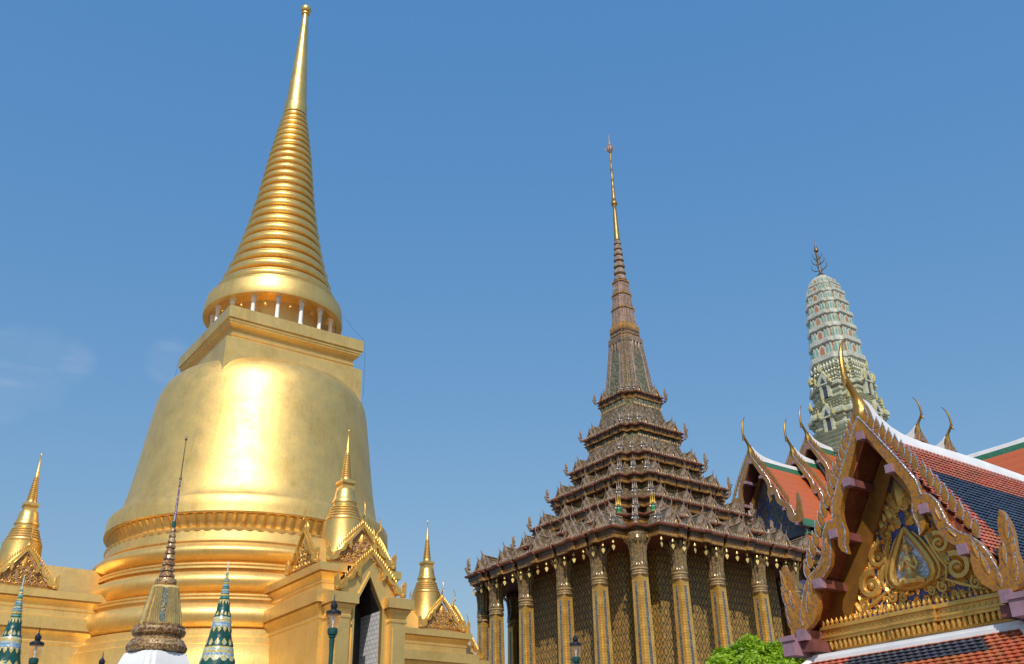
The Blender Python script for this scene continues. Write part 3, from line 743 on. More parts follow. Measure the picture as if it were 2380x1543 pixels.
# columns
COLS = [-6.25, -3.88, -1.38, 1.38, 3.88, 6.25]
cpos = [(-6.35, -6.35)] + [(-6.6, y) for y in (-3.95, -1.4, 1.65, 4.2)] + [(-6.1, 6.05)] + [(x, -6.6) for x in (-4.15, -1.75, 1.15, 3.6)] + [(6.05, -6.1)] + [(x, 6.4) for x in COLS[1:]] + [(6.4, y) for y in COLS[1:-1]] + [(-5.2, 6.4), (-2.6, 6.4)]
CSEC = redent(((1, .86), (.93, .93)))
col0 = None
for (x, y) in cpos:
    if col0 is None:
        b = MB(); b.loft(CSEC, [(.46, 3.96), (.46, 4.3), (.40, 4.4), (.36, 4.7), (.34, 4.8), (.272, 11.3), (.272, 11.5)])
        col0 = b.build('column', COLG, hall)
        b = MB()
        for q in range(4):
            b.T = Matrix.Rotation(q * pi / 2, 4, 'Z')
            ys = ((4.9, .33895), (10.9, .27618))
            for (o1, o2) in ((-.24, .24),):
                b.add([(o1 * ys[0][1], -ys[0][1] - .006, ys[0][0]), (o2 * ys[0][1], -ys[0][1] - .006, ys[0][0]), (o2 * ys[1][1], -ys[1][1] - .006, ys[1][0]), (o1 * ys[1][1], -ys[1][1] - .006, ys[1][0]),
                       (o1 * ys[0][1], -ys[0][1] + .03, ys[0][0]), (o2 * ys[0][1], -ys[0][1] + .03, ys[0][0]), (o2 * ys[1][1], -ys[1][1] + .03, ys[1][0]), (o1 * ys[1][1], -ys[1][1] + .03, ys[1][0])],
                      [(0, 1, 2, 3), (7, 6, 5, 4), (0, 4, 5, 1), (2, 6, 7, 3), (1, 5, 6, 2), (0, 3, 7, 4)])
        b.build('glass_strip', BLUESTRIP, col0)
        b = MB(); b.lathe([(.30, 11.12), (.385, 11.18), (.385, 11.25), (.355, 11.29), (.355, 11.37), (.395, 11.41), (.395, 11.48), (.36, 11.52)], 20, mats=[0, 0, 1, 0, 0, 0, 1]); b.build('neck_ring', [RINGM, EAVE_DARK], col0)
        b = MB()
        NL = 14
        b.lathe([(.38, 11.5), (.39, 11.56), (.36, 11.62), (.345, 11.8), (.35, 12.0), (.37, 12.25), (.41, 12.5), (.46, 12.66)], NL * 4, flute=lambda i, z: .055 * cos(2 * pi * i / 4) if z > 11.6 else 0)
        for i in range(NL):
            a = 2 * pi * i / NL; b.T = Matrix.Rotation(a, 4, 'Z') @ Matrix.Translation((0, -.47, 12.55)) @ Matrix.Rotation(.45, 4, 'X')
            b.leaf(0, 0, .34, .15, pi / 2, 0, .03, 0); b.leaf(0, 0, .34, .15, pi / 2, .01, -.02, 0)
        b.T = Matrix(); b.lathe([(.42, 12.55), (.46, 12.7), (.4, 12.8), (.4, 13.05)], 20)
        b.build('capital', CAPM, col0)
        o = col0
    else: o = dup(col0, hall)
    o.location = (x, y, -TZ)
# spire
SPL = redent(((1, .62), (.82, .82)))
b = HM(); b.loft(SPL, [(1.2, 23.0), (1.14, 23.6), (1.07, 24.2), (.975, 25.0), (.885, 25.8), (.82, 26.4), (.79, 26.65)], mat=0)
for q in range(4):
    b.T = Matrix.Translation((0, 0, -TZ)) @ Matrix.Rotation(q * pi / 2, 4, 'Z')
    for z0, z1, r0, r1, x0, mm in ((23.3, 26.6, 1.165, .81, .60, 1), (23.3, 26.6, 1.165, .81, -.60, 1), (23.3, 26.6, 1.165, .81, .42, 2), (23.3, 26.6, 1.165, .81, -.42, 2)):
        b.add([(x0 * r0 - .05, -r0 - .012, z0), (x0 * r0 + .05, -r0 - .012, z0), (x0 * r1 + .045, -r1 - .012, z1), (x0 * r1 - .045, -r1 - .012, z1), (x0 * r0 - .05, -r0 + .1, z0), (x0 * r0 + .05, -r0 + .1, z0), (x0 * r1 + .045, -r1 + .1, z1), (x0 * r1 - .045, -r1 + .1, z1)],
              [(0, 1, 2, 3), (0, 4, 5, 1), (1, 5, 6, 2), (3, 7, 4, 0), (2, 6, 7, 3)], mm)
    for x in (-.3, 0, .3): b.leaf(x * .8, 26.62, .7, .2, -pi / 2, -.87, .05, 1)
    for sx in (-1, 1):
        for x0 in (.72, .86):
            r0, r1 = 1.165, .81
            b.add([(sx * x0 * r0 - .04, -.84 * r0 - .0, 23.3), (sx * x0 * r0 + .04, -.84 * r0, 23.3), (sx * x0 * r1 + .035, -.84 * r1, 26.6), (sx * x0 * r1 - .035, -.84 * r1, 26.6)], [(0, 1, 2, 3)], 1)
b.build('bell_tower', [MOS_GREEN, MOS_TRIM, MOS_PINK], hall)
b = HM()
b.loft(SPL, [(.84, 26.6), (.88, 26.68), (.87, 26.95), (.77, 27.0), (.70, 27.1), (.76, 27.16), (.76, 27.26), (.66, 27.32), (.72, 27.4), (.76, 27.46), (.76, 27.7), (.66, 27.82), (.66, 27.95)], mats=[0, 0, 1, 1, 0, 0, 1, 0, 0, 1, 1, 1])
segs = [(27.9, 28.95, .64, .56), (29.0, 29.95, .55, .48), (30.0, 30.85, .475, .40)]
for (z0, z1, r0, r1) in segs:
    b.loft(SPL, [(r0, z0), (r1, z1), (r1 + .06, z1 + .02), (r1 + .06, z1 + .1), (r1 - .02, z1 + .12)], mats=[2, 1, 1, 1])
    for q in range(4):
        b.T = Matrix.Translation((0, 0, -TZ)) @ Matrix.Rotation(q * pi / 2, 4, 'Z')
        for t in (-.42, 0, .42):
            w_ = .085
            b.add([(t * r0 - w_, -r0 - .015, z0), (t * r0 + w_, -r0 - .015, z0), (t * r1 + w_ * .8, -r1 - .015, z1), (t * r1 - w_ * .8, -r1 - .015, z1), (t * r0 - w_, -r0 + .05, z0), (t * r0 + w_, -r0 + .05, z0), (t * r1 + w_ * .8, -r1 + .05, z1), (t * r1 - w_ * .8, -r1 + .05, z1)], [(0, 1, 2, 3), (1, 5, 6, 2), (3, 7, 4, 0)], 0)
    b.T = Matrix.Translation((0, 0, -TZ))
b.build('spire_shaft', [MOS_TRIM, EAVE_GOLD, MOS_PINK], hall)
b = HM()
pr = [(.36, 30.95), (.38, 31.0)]; mm = [1]; z = 31.0
for i in range(7):
    h = .5 - .022 * i; r = .40 - .03 * i
    pr += [(r * .86, z), (r, z + h * .12), (r * 1.0, z + h * .3), (r * .84, z + h * .72), (r * .66, z + h * .78), (r * .62, z + h)]; mm += [1, 2, 0, 0, 3, 3]
    z += h
b.lathe(pr, 24, mats=mm, flute=lambda i, z: .05 * cos(2 * pi * i / 3)); b.build('lotus_bead_shaft', [MOS_TRIM, EAVE_GOLD, MOS_GREEN, MOS_PINK], hall)
b = HM(); b.lathe([(.17, 33.98), (.19, 34.05), (.175, 34.1), (.15, 35.0), (.115, 36.2), (.10, 36.5), (.13, 36.55), (.13, 36.6), (.19, 36.68), (.21, 36.8), (.17, 36.92), (.13, 36.96), (.16, 37.04), (.11, 37.1), (.13, 37.18), (.10, 37.3), (.115, 37.6), (.095, 37.63), (.10, 38.0), (.11, 38.03), (.085, 38.07), (.088, 38.6), (.10, 38.63), (.078, 38.67), (.075, 39.4), (.088, 39.43), (.065, 39.47), (.06, 40.1), (.075, 40.13), (.055, 40.17), (.05, 40.75), (.09, 40.8)], 16)
b.build('needle', m_gold('gilt_needle', (.34, .21, .07), .34, .5, .35, metal=.6), hall)
b = HM(); b.lathe([(.06, 40.8), (.17, 40.98), (.19, 41.1), (.13, 41.3), (.09, 41.36), (.11, 41.44), (.06, 41.56), (.07, 41.64), (.035, 41.8), (.01, 42.3)], 14)
for q in range(8):
    b.T = Matrix.Translation((0, 0, -TZ)) @ Matrix.Rotation(q * pi / 4, 4, 'Z'); b.tube([(0, -.12, 41.0), (0, -.3, 41.1), (0, -.36, 41.25)], [.03, .025, .006], 5)
b.build('flower_finial', MOS_PINK, hall)
# bells along the lowest eave
bell1 = None
w = TIERS[0][0] - .36
spots = []
for fc in 'WS':
    n = 17
    for i in range(n):
        t = -.785 + 1.57 * (i + .0) / (n - 1)
        p = Matrix.Rotation(ROT[fc], 4, 'Z') @ Vector((t * w, -w + .02, 0)); spots.append((p.x, p.y))
spots += [(-.9 * w, -.9 * w)]
for i, (x, y) in enumerate(spots):
    if bell1 is None:
        b = MB(); b.tube([(0, 0, .2), (0, 0, .34)], .009, 4); b.lathe([(.075, .0), (.07, .05), (.055, .12), (.04, .17), (.015, .22)], 12); b.tube([(0, 0, .02), (0, 0, -.12)], .006, 4)
        T_ = b.T; b.T = Matrix.Rotation(.25, 4, 'Z'); b.plate([(0, -.40), (.06, -.3), (.095, -.2), (.06, -.13), (0, -.11), (-.06, -.13), (-.095, -.2), (-.06, -.3)], -.008, .008)
        bell1 = b.build('wind_bell', BELLGOLD); o = bell1
        tag(o, 'small gold bell with heart shaped clapper hanging from the eave of the temple hall', 'bell', 'wind bells along the temple eave')
    else: o = dup(bell1)
    o.scale = (.85,) * 3; o.location = (MX + x, MY + y, 12.70); o.rotation_euler = (0, 0, -pi / 4 + random.uniform(-.7, .7))

# ------------------------------------------------------------------ tower temple (cross roofs and prang)
GX, GY = 56.785, 37.381
tw_t = thing('tower_temple', 'temple with orange and green tiled roofs under a pale green corncob tower', 'temple', (GX, GY, TZ))
def TM(T=None): return MB(Matrix.Translation((0, 0, -TZ)) @ (T or Matrix()))
b = TM()
b.box(-4.2, 4.2, -4.2, 4.2, TZ + .004, 19.0)
b.box(-9.6, 9.6, -2.5, 2.5, TZ + .004, 16.2); b.box(-2.5, 2.5, -9.6, 9.6, TZ + .004, 16.19)
b.build('wall', m_mosaic('blue_floral_wall', [(.10, .10, .22), (.28, .2, .08), (.16, .14, .2), (.3, .24, .12)], 5., .35), tw_t)
def wing(fc):
    R_ = Matrix.Rotation(ROT[fc], 4, 'Z')
    for (d, apex, back, half, drop) in ((11.0 if fc == 'W' else 13.4, 21.75 if fc == 'W' else 21.5, 5.9, 2.95, 4.95), (6.8, 22.55, 4.4, 2.95, 4.95), (4.98, 23.9, 1.0, 2.95, 5.4)):
        T = TM().T @ R_
        b = MB(T)
        n = 10
        def pt(sx, t, y):
            x = .06 + (half - .06) * t; zc = apex - .12 - (drop - .1) * (t ** .93)
            return (sx * x, y, zc)
        y0, y1 = -d + .08, -back
        for sx in (-1, 1):
            for i in range(n):
                t0, t1 = i / n, (i + 1) / n
                mt = 1 if i in (0, n - 1) else 0
                q = [pt(sx, t0, y0), pt(sx, t1, y0), pt(sx, t1, y1), pt(sx, t0, y1)]
                lo = [(x, y, z - .12) for x, y, z in q]
                b.add(q + lo, [(0, 1, 2, 3), (7, 6, 5, 4), (0, 4, 5, 1), (2, 6, 7, 3), (1, 5, 6, 2), (0, 3, 7, 4)], mt if True else 0)
                # soffit sheet just under
                so_ = [(x, y, z - .125) for x, y, z in q]; b.add(so_, [(3, 2, 1, 0)], 2)
            # white verge band at the inner end of the tier
            vv = [pt(sx, i / n, y1 - .02) for i in range(n + 1)]
            b.tube([(x, y, z + .06) for x, y, z in vv], .10, 6, 3)
            # lower skirt roof
            if d > 10:
                q = [(sx * 2.7, y0 + .5, apex - 5.5), (sx * 4.3, y0 + .5, apex - 7.2), (sx * 4.3, y1, apex - 7.2), (sx * 2.7, y1, apex - 5.5)]
                lo = [(x, y, z - .15) for x, y, z in q]
                b.add(q + lo, [(0, 1, 2, 3), (7, 6, 5, 4), (0, 4, 5, 1), (2, 6, 7, 3), (1, 5, 6, 2), (0, 3, 7, 4)], 0)
                b.tube([(sx * 2.72, y0 + .5, apex - 5.45), (sx * 2.72, y1, apex - 5.45)], .12, 6, 1)
        roof = b.build('roof', [TILE_O, TILE_G, MAROON, RIDGEW], tw_t)
        b = MB(T)
        ys = [(-d + .02, .62), (-d + .3, .40), (-d + .65, .22), (-d + 1.1, .10), (-d + 1.8, .02), (-d + 2.8, -.03), (-back, .0)]
        vs = []
        for y, h in ys: vs += [(-.16, y, apex - .28), (-.13, y, apex + h - .03), (0, y, apex + h + .04), (.13, y, apex + h - .03), (.16, y, apex - .28)]
        fs = [(5 * i + j, 5 * i + j + 1, 5 * i + j + 6, 5 * i + j + 5) for i in range(len(ys) - 1) for j in range(4)]
        b.add(vs, fs, 0); b.build('ridge', RIDGEW, roof)
        Tb = T @ Matrix.Translation((0, -d, 0))
        b = MB(Tb); boards(b, 1.28, 1.27, .14, 0, 0, 15, 1, top=apex + .05); b.build('bargeboard', [INLAYF, SILVER], tw_t)
        b = MB(Tb); chofa(b, -.02, apex - .40, 1.38, 0, 0., .82); b.build('ridge_finial', m_gold('gilt_ridge_finial', (.50, .30, .07), .3, .45) if 'GRF' not in globals() else GRF, tw_t)
        # purlin ends and tympanum
        for px_, pz_ in ((0, -.5), (.62, -1.62), (1.32, -2.85), (2.0, -3.95), (2.75, -5.0)):
            for sx in ((-1, 1) if px_ else (1,)):
                b = MB(Tb); b.box(sx * px_ - .09, sx * px_ + .09, -.2, 1.0, apex + pz_ - .09, apex + pz_ + .09, 0); b.build('purlin', MAUVE, tw_t)
        b = MB(Tb)
        b.plate([(-2.35, apex - 4.9), (2.35, apex - 4.9), (0, apex - .9)], 1.0, 1.2, 0)
        b.box(-2.6, 2.6, .85, 1.2, apex - 5.4, apex - 4.9, 1)
        b.build('tympanum', [m_mosaic('blue_gold_pediment', [(.05, .07, .22), (.08, .09, .2), (.22, .15, .05), (.14, .12, .1), (.3, .2, .07)], 7., .3), m_plain('slate_blue_frieze', (.10, .12, .14), .5)], tw_t)
        b = MB(Tb)
        for sx in (-1, 1):
            pts_ = [(sx * 2.55, apex - 4.95), (sx * 2.2, apex - 4.95), (0, apex - 1.2), (0, apex - .72)]
            b.plate(pts_ if sx > 0 else pts_[::-1], .8, .98, 0)
        b.build('tympanum_frame', WOODG, tw_t)
GRF = m_gold('gilt_ridge_finial', (.36, .21, .055), .36, .5)
wing('W'); wing('S')
# prang
PRG = redent(((1, .55), (.86, .72)))
b = TM(); b.loft(SQ, [(2.5, 19.0), (2.5, 22.6), (2.3, 22.7), (2.2, 23.6)]); b.build('tower_base', PR_RED, tw_t)
b = TM()
rows = []; mm = []
def seg_(w0, z0, w1, z1, n, m1, m2):
    """stack of n cornices between two sizes"""
    for i in range(n):
        t = i / n; w_ = w0 + (w1 - w0) * t; za = z0 + (z1 - z0) * t; h = (z1 - z0) / n
        rows.extend([(w_ * .93, za), (w_ * .93, za + h * .45), (w_ * 1.0, za + h * .55), (w_ * 1.015, za + h * .75), (w_ * .96, za + h * .92)]); mm.extend([m2, m1, m1, m1, m1])
seg_(2.62, 23.3, 2.46, 25.2, 6, 0, 0)
for (w_, za, zb) in ((2.5, 25.2, 26.4), (2.26, 27.1, 28.5)):
    pass
seg_(2.22, 25.2, 2.2, 26.3, 2, 0, 0)
rows += [(2.44, 26.3), (2.48, 26.5), (2.4, 26.7)]; mm += [0, 0, 0]
seg_(2.3, 26.7, 2.06, 27.7, 4, 0, 0); seg_(1.95, 27.7, 1.95, 28.5, 1, 0, 0)
rows += [(2.14, 28.5), (2.16, 28.66), (2.05, 28.8)]; mm += [0, 0, 0]
seg_(2.0, 28.8, 1.8, 30.5, 7, 0, 0)
rows.append((1.76, 30.6)); mm.append(0)
mm = mm[:len(rows) - 1]
rows = [(w * (1.04 - .11 * (z - 23.3) / 7.3), z) for w, z in rows]; b.loft(PRG, rows, mats=mm)
# windows with little gables on each face, and petal rows
def prow(b, w_, z_, n, ln, wd, mat, span=.55, h=.05):
    for q in range(4):
        b.T = Matrix.Translation((0, 0, -TZ)) @ Matrix.Rotation(q * pi / 2, 4, 'Z')
        for i in range(n): b.leaf(-span * w_ + (i + .5) * 2 * span * w_ / n, z_, ln, wd, pi / 2, -w_ - .01, h, mat)
        for sx in (-1, 1):
            for i in range(2): b.leaf(sx * w_ * (.6 + .16 * i), z_, ln, wd, pi / 2, -w_ * .865, h, mat)
for q in range(4):
    for zw, w_ in ((25.25, 2.1), (27.75, 1.86)):
        b.T = Matrix.Translation((0, 0, -TZ)) @ Matrix.Rotation(q * pi / 2, 4, 'Z')
        b.box(-.2, .2, -w_ - .2, -w_, zw, zw + .85, 1); b.box(-.4, -.2, -w_ - .3, -w_, zw - .05, zw + .95, 0); b.box(.2, .4, -w_ - .3, -w_, zw - .05, zw + .95, 0)
        b.plate([(-.7, zw + .9), (.7, zw + .9), (.35, zw + 1.4), (0, zw + 2.0), (-.35, zw + 1.4)], -w_ - .34, -w_ + .1, 0)
        b.plate([(-.2, zw + 1.05), (.2, zw + 1.05), (0, zw + 1.5)], -w_ - .36, -w_ - .3, 1)
        for x in (-.55, 0, .55): b.tube([(x, -w_ - .4, zw + (1.9 if x == 0 else 1.0)), (x * 1.05, -w_ - .46, zw + (2.25 if x == 0 else 1.35)), (x * 1.02, -w_ - .42, zw + (2.6 if x == 0 else 1.7))], [.08, .06, .01], 6, 2)
for z_, w_, n, ln, wd in ((24.0, 2.42, 9, .35, .3), (24.7, 2.35, 9, .35, .3), (26.72, 2.25, 9, .3, .24), (27.1, 2.1, 9, .3, .24), (28.85, 1.92, 9, .3, .22), (29.25, 1.88, 8, .3, .22), (29.6, 1.83, 8, .3, .22), (30.0, 1.78, 7, .5, .3)):
    prow(b, w_ * .95, z_, n, ln, wd, 0, h=.08)
for q in range(4):
    for z_, w_ in ((24.9, 2.36), (27.3, 2.08), (29.3, 1.84)):
        b.T = Matrix.Translation((0, 0, -TZ)) @ Matrix.Rotation(q * pi / 2, 4, 'Z')
        for x in (-1, 1):
            b.tube([(x * w_ * .75, -w_ * .87, z_), (x * w_ * .77, -w_ * .9, z_ + .35), (x * w_ * .76, -w_ * .88, z_ + .7)], [.12, .09, .01], 6, 2)
b.build('tower_body', [PR_YEL, PR_BLUE, m_mosaic('yellow_flame_porcelain', [(.55, .46, .10), (.6, .52, .2)], 10., .3)], tw_t)
b = TM()
LV = [(30.6, 1.64), (31.95, 1.55), (33.15, 1.48), (34.25, 1.42), (35.3, 1.33), (36.2, 1.22), (37.0, 1.01), (37.6, .79)]
rows = []; mm = []
for (za, wa), (zb, wb) in zip(LV, LV[1:]):
    h = zb - za
    rows += [(wa * 1.0, za), (wa * 1.055, za + .06), (wa * 1.04, za + h * .36), (wa * .98, za + h * .38), (wa * .93, za + h * .40), (wb * .93, za + h * .96)]; mm += [0, 0, 0, 0, 1, 0]
rows += [(.78, 37.6), (.79, 37.68), (.65, 37.85), (.5, 38.0), (.25, 38.12)]; mm += [0] * 4
b.loft(PRG, rows, mats=mm[:len(rows) - 1])
for (za, wa), (zb, wb) in zip(LV, LV[1:]):
    h = zb - za; ww = (wa + wb) / 2 * .945
    for q in range(4):
        b.T = Matrix.Translation((0, 0, -TZ)) @ Matrix.Rotation(q * pi / 2, 4, 'Z')
        def arch(x, hw, yy, col):
            b.plate([(x - hw, za + h * .38), (x + hw, za + h * .38), (x + hw, za + h * .72), (x + hw * .6, za + h * .92), (x, za + h * 1.0), (x - hw * .6, za + h * .92), (x - hw, za + h * .72)], yy - .06, yy + .05, 0)
            hw *= .60
            b.plate([(x - hw, za + h * .42), (x + hw, za + h * .42), (x + hw, za + h * .68), (x + hw * .6, za + h * .82), (x, za + h * .89), (x - hw * .6, za + h * .82), (x - hw, za + h * .68)], yy - .075, yy - .05, col)
        arch(0, .2 * ww, -ww, 3)
        for sx in (-1, 1):
            arch(sx * .30 * ww, .085 * ww, -ww, 2); arch(sx * .465 * ww, .075 * ww, -ww, 2)
            arch(sx * .60 * ww, .06 * ww, -ww * .865, 2); arch(sx * .715 * ww, .05 * ww, -ww * .865, 2); arch(sx * .80 * ww, .05 * ww, -ww * .73, 2)
        n_ = 8
        for i in range(n_):
            x = -.52 * wa + (i + .5) * 1.04 * wa / n_
            b.box(x - wa * .055, x + wa * .055, -wa * 1.075, -wa * 1.03, za + .08, za + h * .33, 0)
b.build('corncob_crown', [PR_PALE, PR_ORG, PR_TEAL, PR_ORG], tw_t)
b = TM(); b.lathe([(.38, 38.08), (.34, 38.2), (.2, 38.35), (.1, 38.5), (.07, 38.6), (.06, 39.5), (.045, 40.3), (.16, 40.38), (.18, 40.5), (.1, 40.7), (.06, 40.85), (.08, 40.92), (.02, 41.1), (.008, 41.6)], 12)
for lv, rr_ in ((38.75, .62), (39.3, .5), (39.75, .36)):
    for q in range(4):
        b.T = Matrix.Translation((0, 0, -TZ)) @ Matrix.Rotation(q * pi / 2 + .3, 4, 'Z')
        b.tube([(0, 0, lv - .1), (0, -rr_ * .6, lv), (0, -rr_ * .95, lv + .2), (0, -rr_, lv + .62)], [.035, .035, .03, .008], 5)
b.build('trident_finial', m_plain('dark_bronze_trident', (.16, .10, .05), .4, .6), tw_t)

# ------------------------------------------------------------------ near gable pavilion
PX, PY = 16.846, 10.78
pav = thing('gable_pavilion', 'ornate red and navy tiled pavilion with gilded gable in the right foreground', 'pavilion', (PX, PY, 0))
TP = Matrix.Rotation(-pi / 2, 4, 'Z')      # local: x to the viewer's right, y inward, z up
def PM(): return MB(TP.copy())
AP = 8.93
def tiles(b, o, u, d, nrm, L_, W_, tw_, th_, fmat, lift=.03):
    """lapped, rounded tiles; o corner at the top, u along, d downslope, nrm outward"""
    o, u, d, nrm = Vector(o), Vector(u).normalized(), Vector(d).normalized(), Vector(nrm).normalized()
    nc = int(L_ / tw_); nr_ = int(W_ / th_)
    for i in range(nr_):
        for j in range(nc):
            jo = (j + (.5 if i % 2 else 0)) * tw_; vs = []
            a0, a1 = i * th_, (i + 1.0) * th_
            jit = random.uniform(-.004, .004)
            for (x, h) in ((0, 0), (.16, .55), (.5, 1.), (.84, .55), (1, 0)):
                vs.append(o + u * (jo + x * tw_) + d * a0 + nrm * (.018 * h))
            for (x, h) in ((0, 0), (.16, .55), (.5, 1.), (.84, .55), (1, 0)):
                vs.append(o + u * (jo + x * tw_) + d * (a1 + .02 + .03 * h) + nrm * (lift + .022 * h + jit))
            for x in (0, 1.): vs.append(o + u * (jo + x * tw_) + d * (a1 + .02) + nrm * (0))
            b.add(vs, [(k, k + 1, k + 6, k + 5) for k in range(4)] + [(5, 6, 7, 8, 9, 11, 10)], fmat(jo + tw_ / 2, a0 + th_ / 2))
RL = 9.0
sl_v = Vector((2.45, 0, -3.75)); SLN = sl_v.length
b = PM()
def mrf(x, y): return 1 if (x > 1.0 and .95 < y < 4.0) else 0
tiles(b, (.12, .04, AP - .36), (0, 1, 0), sl_v, (3.75, 0, 2.45), RL, SLN - .1, .14, .112, mrf)
# roof deck (both slopes)
for sx in (-1, 1):
    q = [(sx * .02, .02, AP - .24), (sx * 2.47, .02, AP - .24 - 3.75), (sx * 2.47, RL, AP - .24 - 3.75), (sx * .02, RL, AP - .24)]
    off_ = .015 if sx > 0 else -.05
    q = [(x, y, z - off_ - .02) for x, y, z in q]; lo = [(x - sx * .08, y, z - .13) for x, y, z in q]
    b.add(q + lo, [(0, 1, 2, 3), (0, 4, 5, 1), (2, 6, 7, 3), (1, 5, 6, 2), (0, 3, 7, 4)], 0)
    b.add([(x, y, z - .004) for x, y, z in lo], [(3, 2, 1, 0)], 2)
roof = b.build('roof', [TILE_ON, TILE_DN, SOFSPK], pav, ang=60)
b = PM()
ys = [(.04, .42), (.2, .40), (.45, .18), (.88, -.02), (1.3, -.11), (2.0, -.15), (3.0, -.13), (4.2, -.12), (6.2, -.16), (RL, -.15)]
vs = []
for y, h in ys:
    z1 = AP + h
    vs += [(-.24, y, AP - .47), (-.15, y, AP - .44), (-.13, y, z1 - .08), (-.07, y, z1), (.07, y, z1), (.13, y, z1 - .08), (.15, y, AP - .36), (.16, y, AP - .41), (.215, y, AP - .44), (.225, y, AP - .49)]
n_ = 10
b.add(vs, [(n_ * i + j, n_ * i + j + 1, n_ * i + j + n_ + 1, n_ * i + j + n_) for i in range(len(ys) - 1) for j in range(n_ - 1)] + [tuple(range(n_))[::-1]])
b.build('ridge', RIDGEW, roof)
b = PM(); chofa(b, .0, AP - .28, .99); b.build('ridge_finial', m_inlay('aged_gold_finial', (.52, .28, .06), (.16, .10, .05), .5, .7, 6., .3, .7), pav)
for sd_, nm in ((-1, None), (1, None)):
    b = PM(); boards(b, 1., 1., .13, 0, 0, 0, 1, sides=(sd_,), top=AP)
    o = b.build('bargeboard', [INLAY, SILVER], pav)
    b = PM()
    NF = 17
    for i in range(NF):
        t = (i + .3) / NF; bx, bz = .10 + 1.82 * t, AP - .14 - 2.92 * t + .12 * sin(pi * t)
        if i > 8: bx, bz = bx + .03, bz - .02
        an = pi / 2 + sd_ * .10
        for yy, hh in ((-.075, .018), (-.06, -.018)):
            b.leaf(sd_ * bx, bz, .36, .155, an, yy, hh, 0, lean=-.2 * sd_)
        pts = []
        for tt, wv in ((0, .25), (.2, .85), (.42, 1.), (.65, .72), (.85, .3), (1, .02)):
            a_l, b_l = tt * .36, -sd_ * wv * .0775 - .2 * sd_ * tt * tt * .36
            pts.append((sd_ * bx + a_l * cos(an) - b_l * sin(an), -.075, bz + a_l * sin(an) + b_l * cos(an)))
        b.tube(pts, .013, 5, 1)
    for (lx, lz, ln_, wd_, aa) in ((2.38, -3.8, .5, .17, .05), (2.43, -3.45, .46, .15, .1), (2.42, -3.1, .46, .12, .05), (2.28, -3.5, .4, .11, .0), (1.95, -3.62, .42, .13, -.3), (1.82, -3.3, .36, .12, -.25), (2.1, -3.86, .32, .13, -.1), (1.3, -2.5, .26, .09, -.4), (1.52, -2.85, .26, .09, -.8)):
        b.leaf(sd_ * lx, AP + lz, ln_, wd_, pi / 2 - sd_ * aa, -.142, .022, 0, lean=-.15 * sd_)
        pts = []
        for tt, wv in ((0, .25), (.2, .85), (.42, 1.), (.65, .72), (.85, .3), (1, .02)):
            an = pi / 2 - sd_ * aa; a_l, b_l = tt * ln_, -sd_ * wv * wd_ / 2 - .15 * sd_ * tt * tt * ln_
            pts.append((sd_ * lx + a_l * cos(an) - b_l * sin(an), -.145, AP + lz + a_l * sin(an) + b_l * cos(an)))
        b.tube(pts, .010, 5, 1)
    b.build('fin_row', [INLAY, SILVER], o)
# purlins with mauve ends
PUR = [(.0, 8.50, .075), (.50, 7.66, .075), (1.03, 6.72, .08), (1.6, 5.83, .085), (2.18, 4.90, .10)]
for px_, pz_, hs in PUR:
    for sx in ((-1, 1) if px_ else (1,)):
        b = PM(); b.box(sx * px_ - hs, sx * px_ + hs, -.02, .8, pz_ - hs, pz_ + hs, 1); b.box(sx * px_ - hs - .008, sx * px_ + hs + .008, -.20, -.02, pz_ - hs - .008, pz_ + hs + .008, 0)
        b.build('purlin', [MAUVE, MAROON], pav)
for sx in (-1, 1):
    b = PM(); b.box(sx * 2.42 - .14, sx * 2.42 + .14, -.34, .3, 4.52, 4.86, 0); b.box(sx * 2.2 - .22, sx * 2.2 + .22, -.1, .9, 4.58, 4.78, 1)
    b.box(sx * 2.42 - .17, sx * 2.42 + .17, -.37, -.3, 4.8, 4.9, 0)
    b.build('eave_bracket', [MAUVE, MAROON], pav)
# tympanum
YT = .75
b = PM(); b.plate([(-1.72, 5.16), (1.72, 5.16), (0, 7.95)], YT, YT + .1); b.build('tympanum', BLUEG, pav)
b = PM()
for sx in (-1, 1):
    q = [(sx * 2.22, 5.14), (sx * 1.60, 5.14), (0, 7.82), (0, 8.42)]
    b.plate(q if sx > 0 else q[::-1], YT - .1, YT + .09, 0)
b.build('tympanum_frame', WOODG, pav)
b = PM()
yc_ = YT - .02
def both(fn):
    for sx in (-1, 1): fn(sx)
b.leaf(0, 7.12, .62, .34, pi / 2, yc_, .07)
both(lambda s: b.leaf(s * .08, 7.1, .42, .2, pi / 2 - s * .5, yc_, .06))
both(lambda s: b.spiral(s * .12, 7.16, .13, 1.1, s, pi / 2, .042, yc_))
both(lambda s: b.leaf(s * .26, 6.95, .34, .16, pi / 2 - s * .25, yc_, .05))
both(lambda s: b.leaf(s * .05, 6.78, .36, .24, pi / 2 - s * .95, yc_, .06))
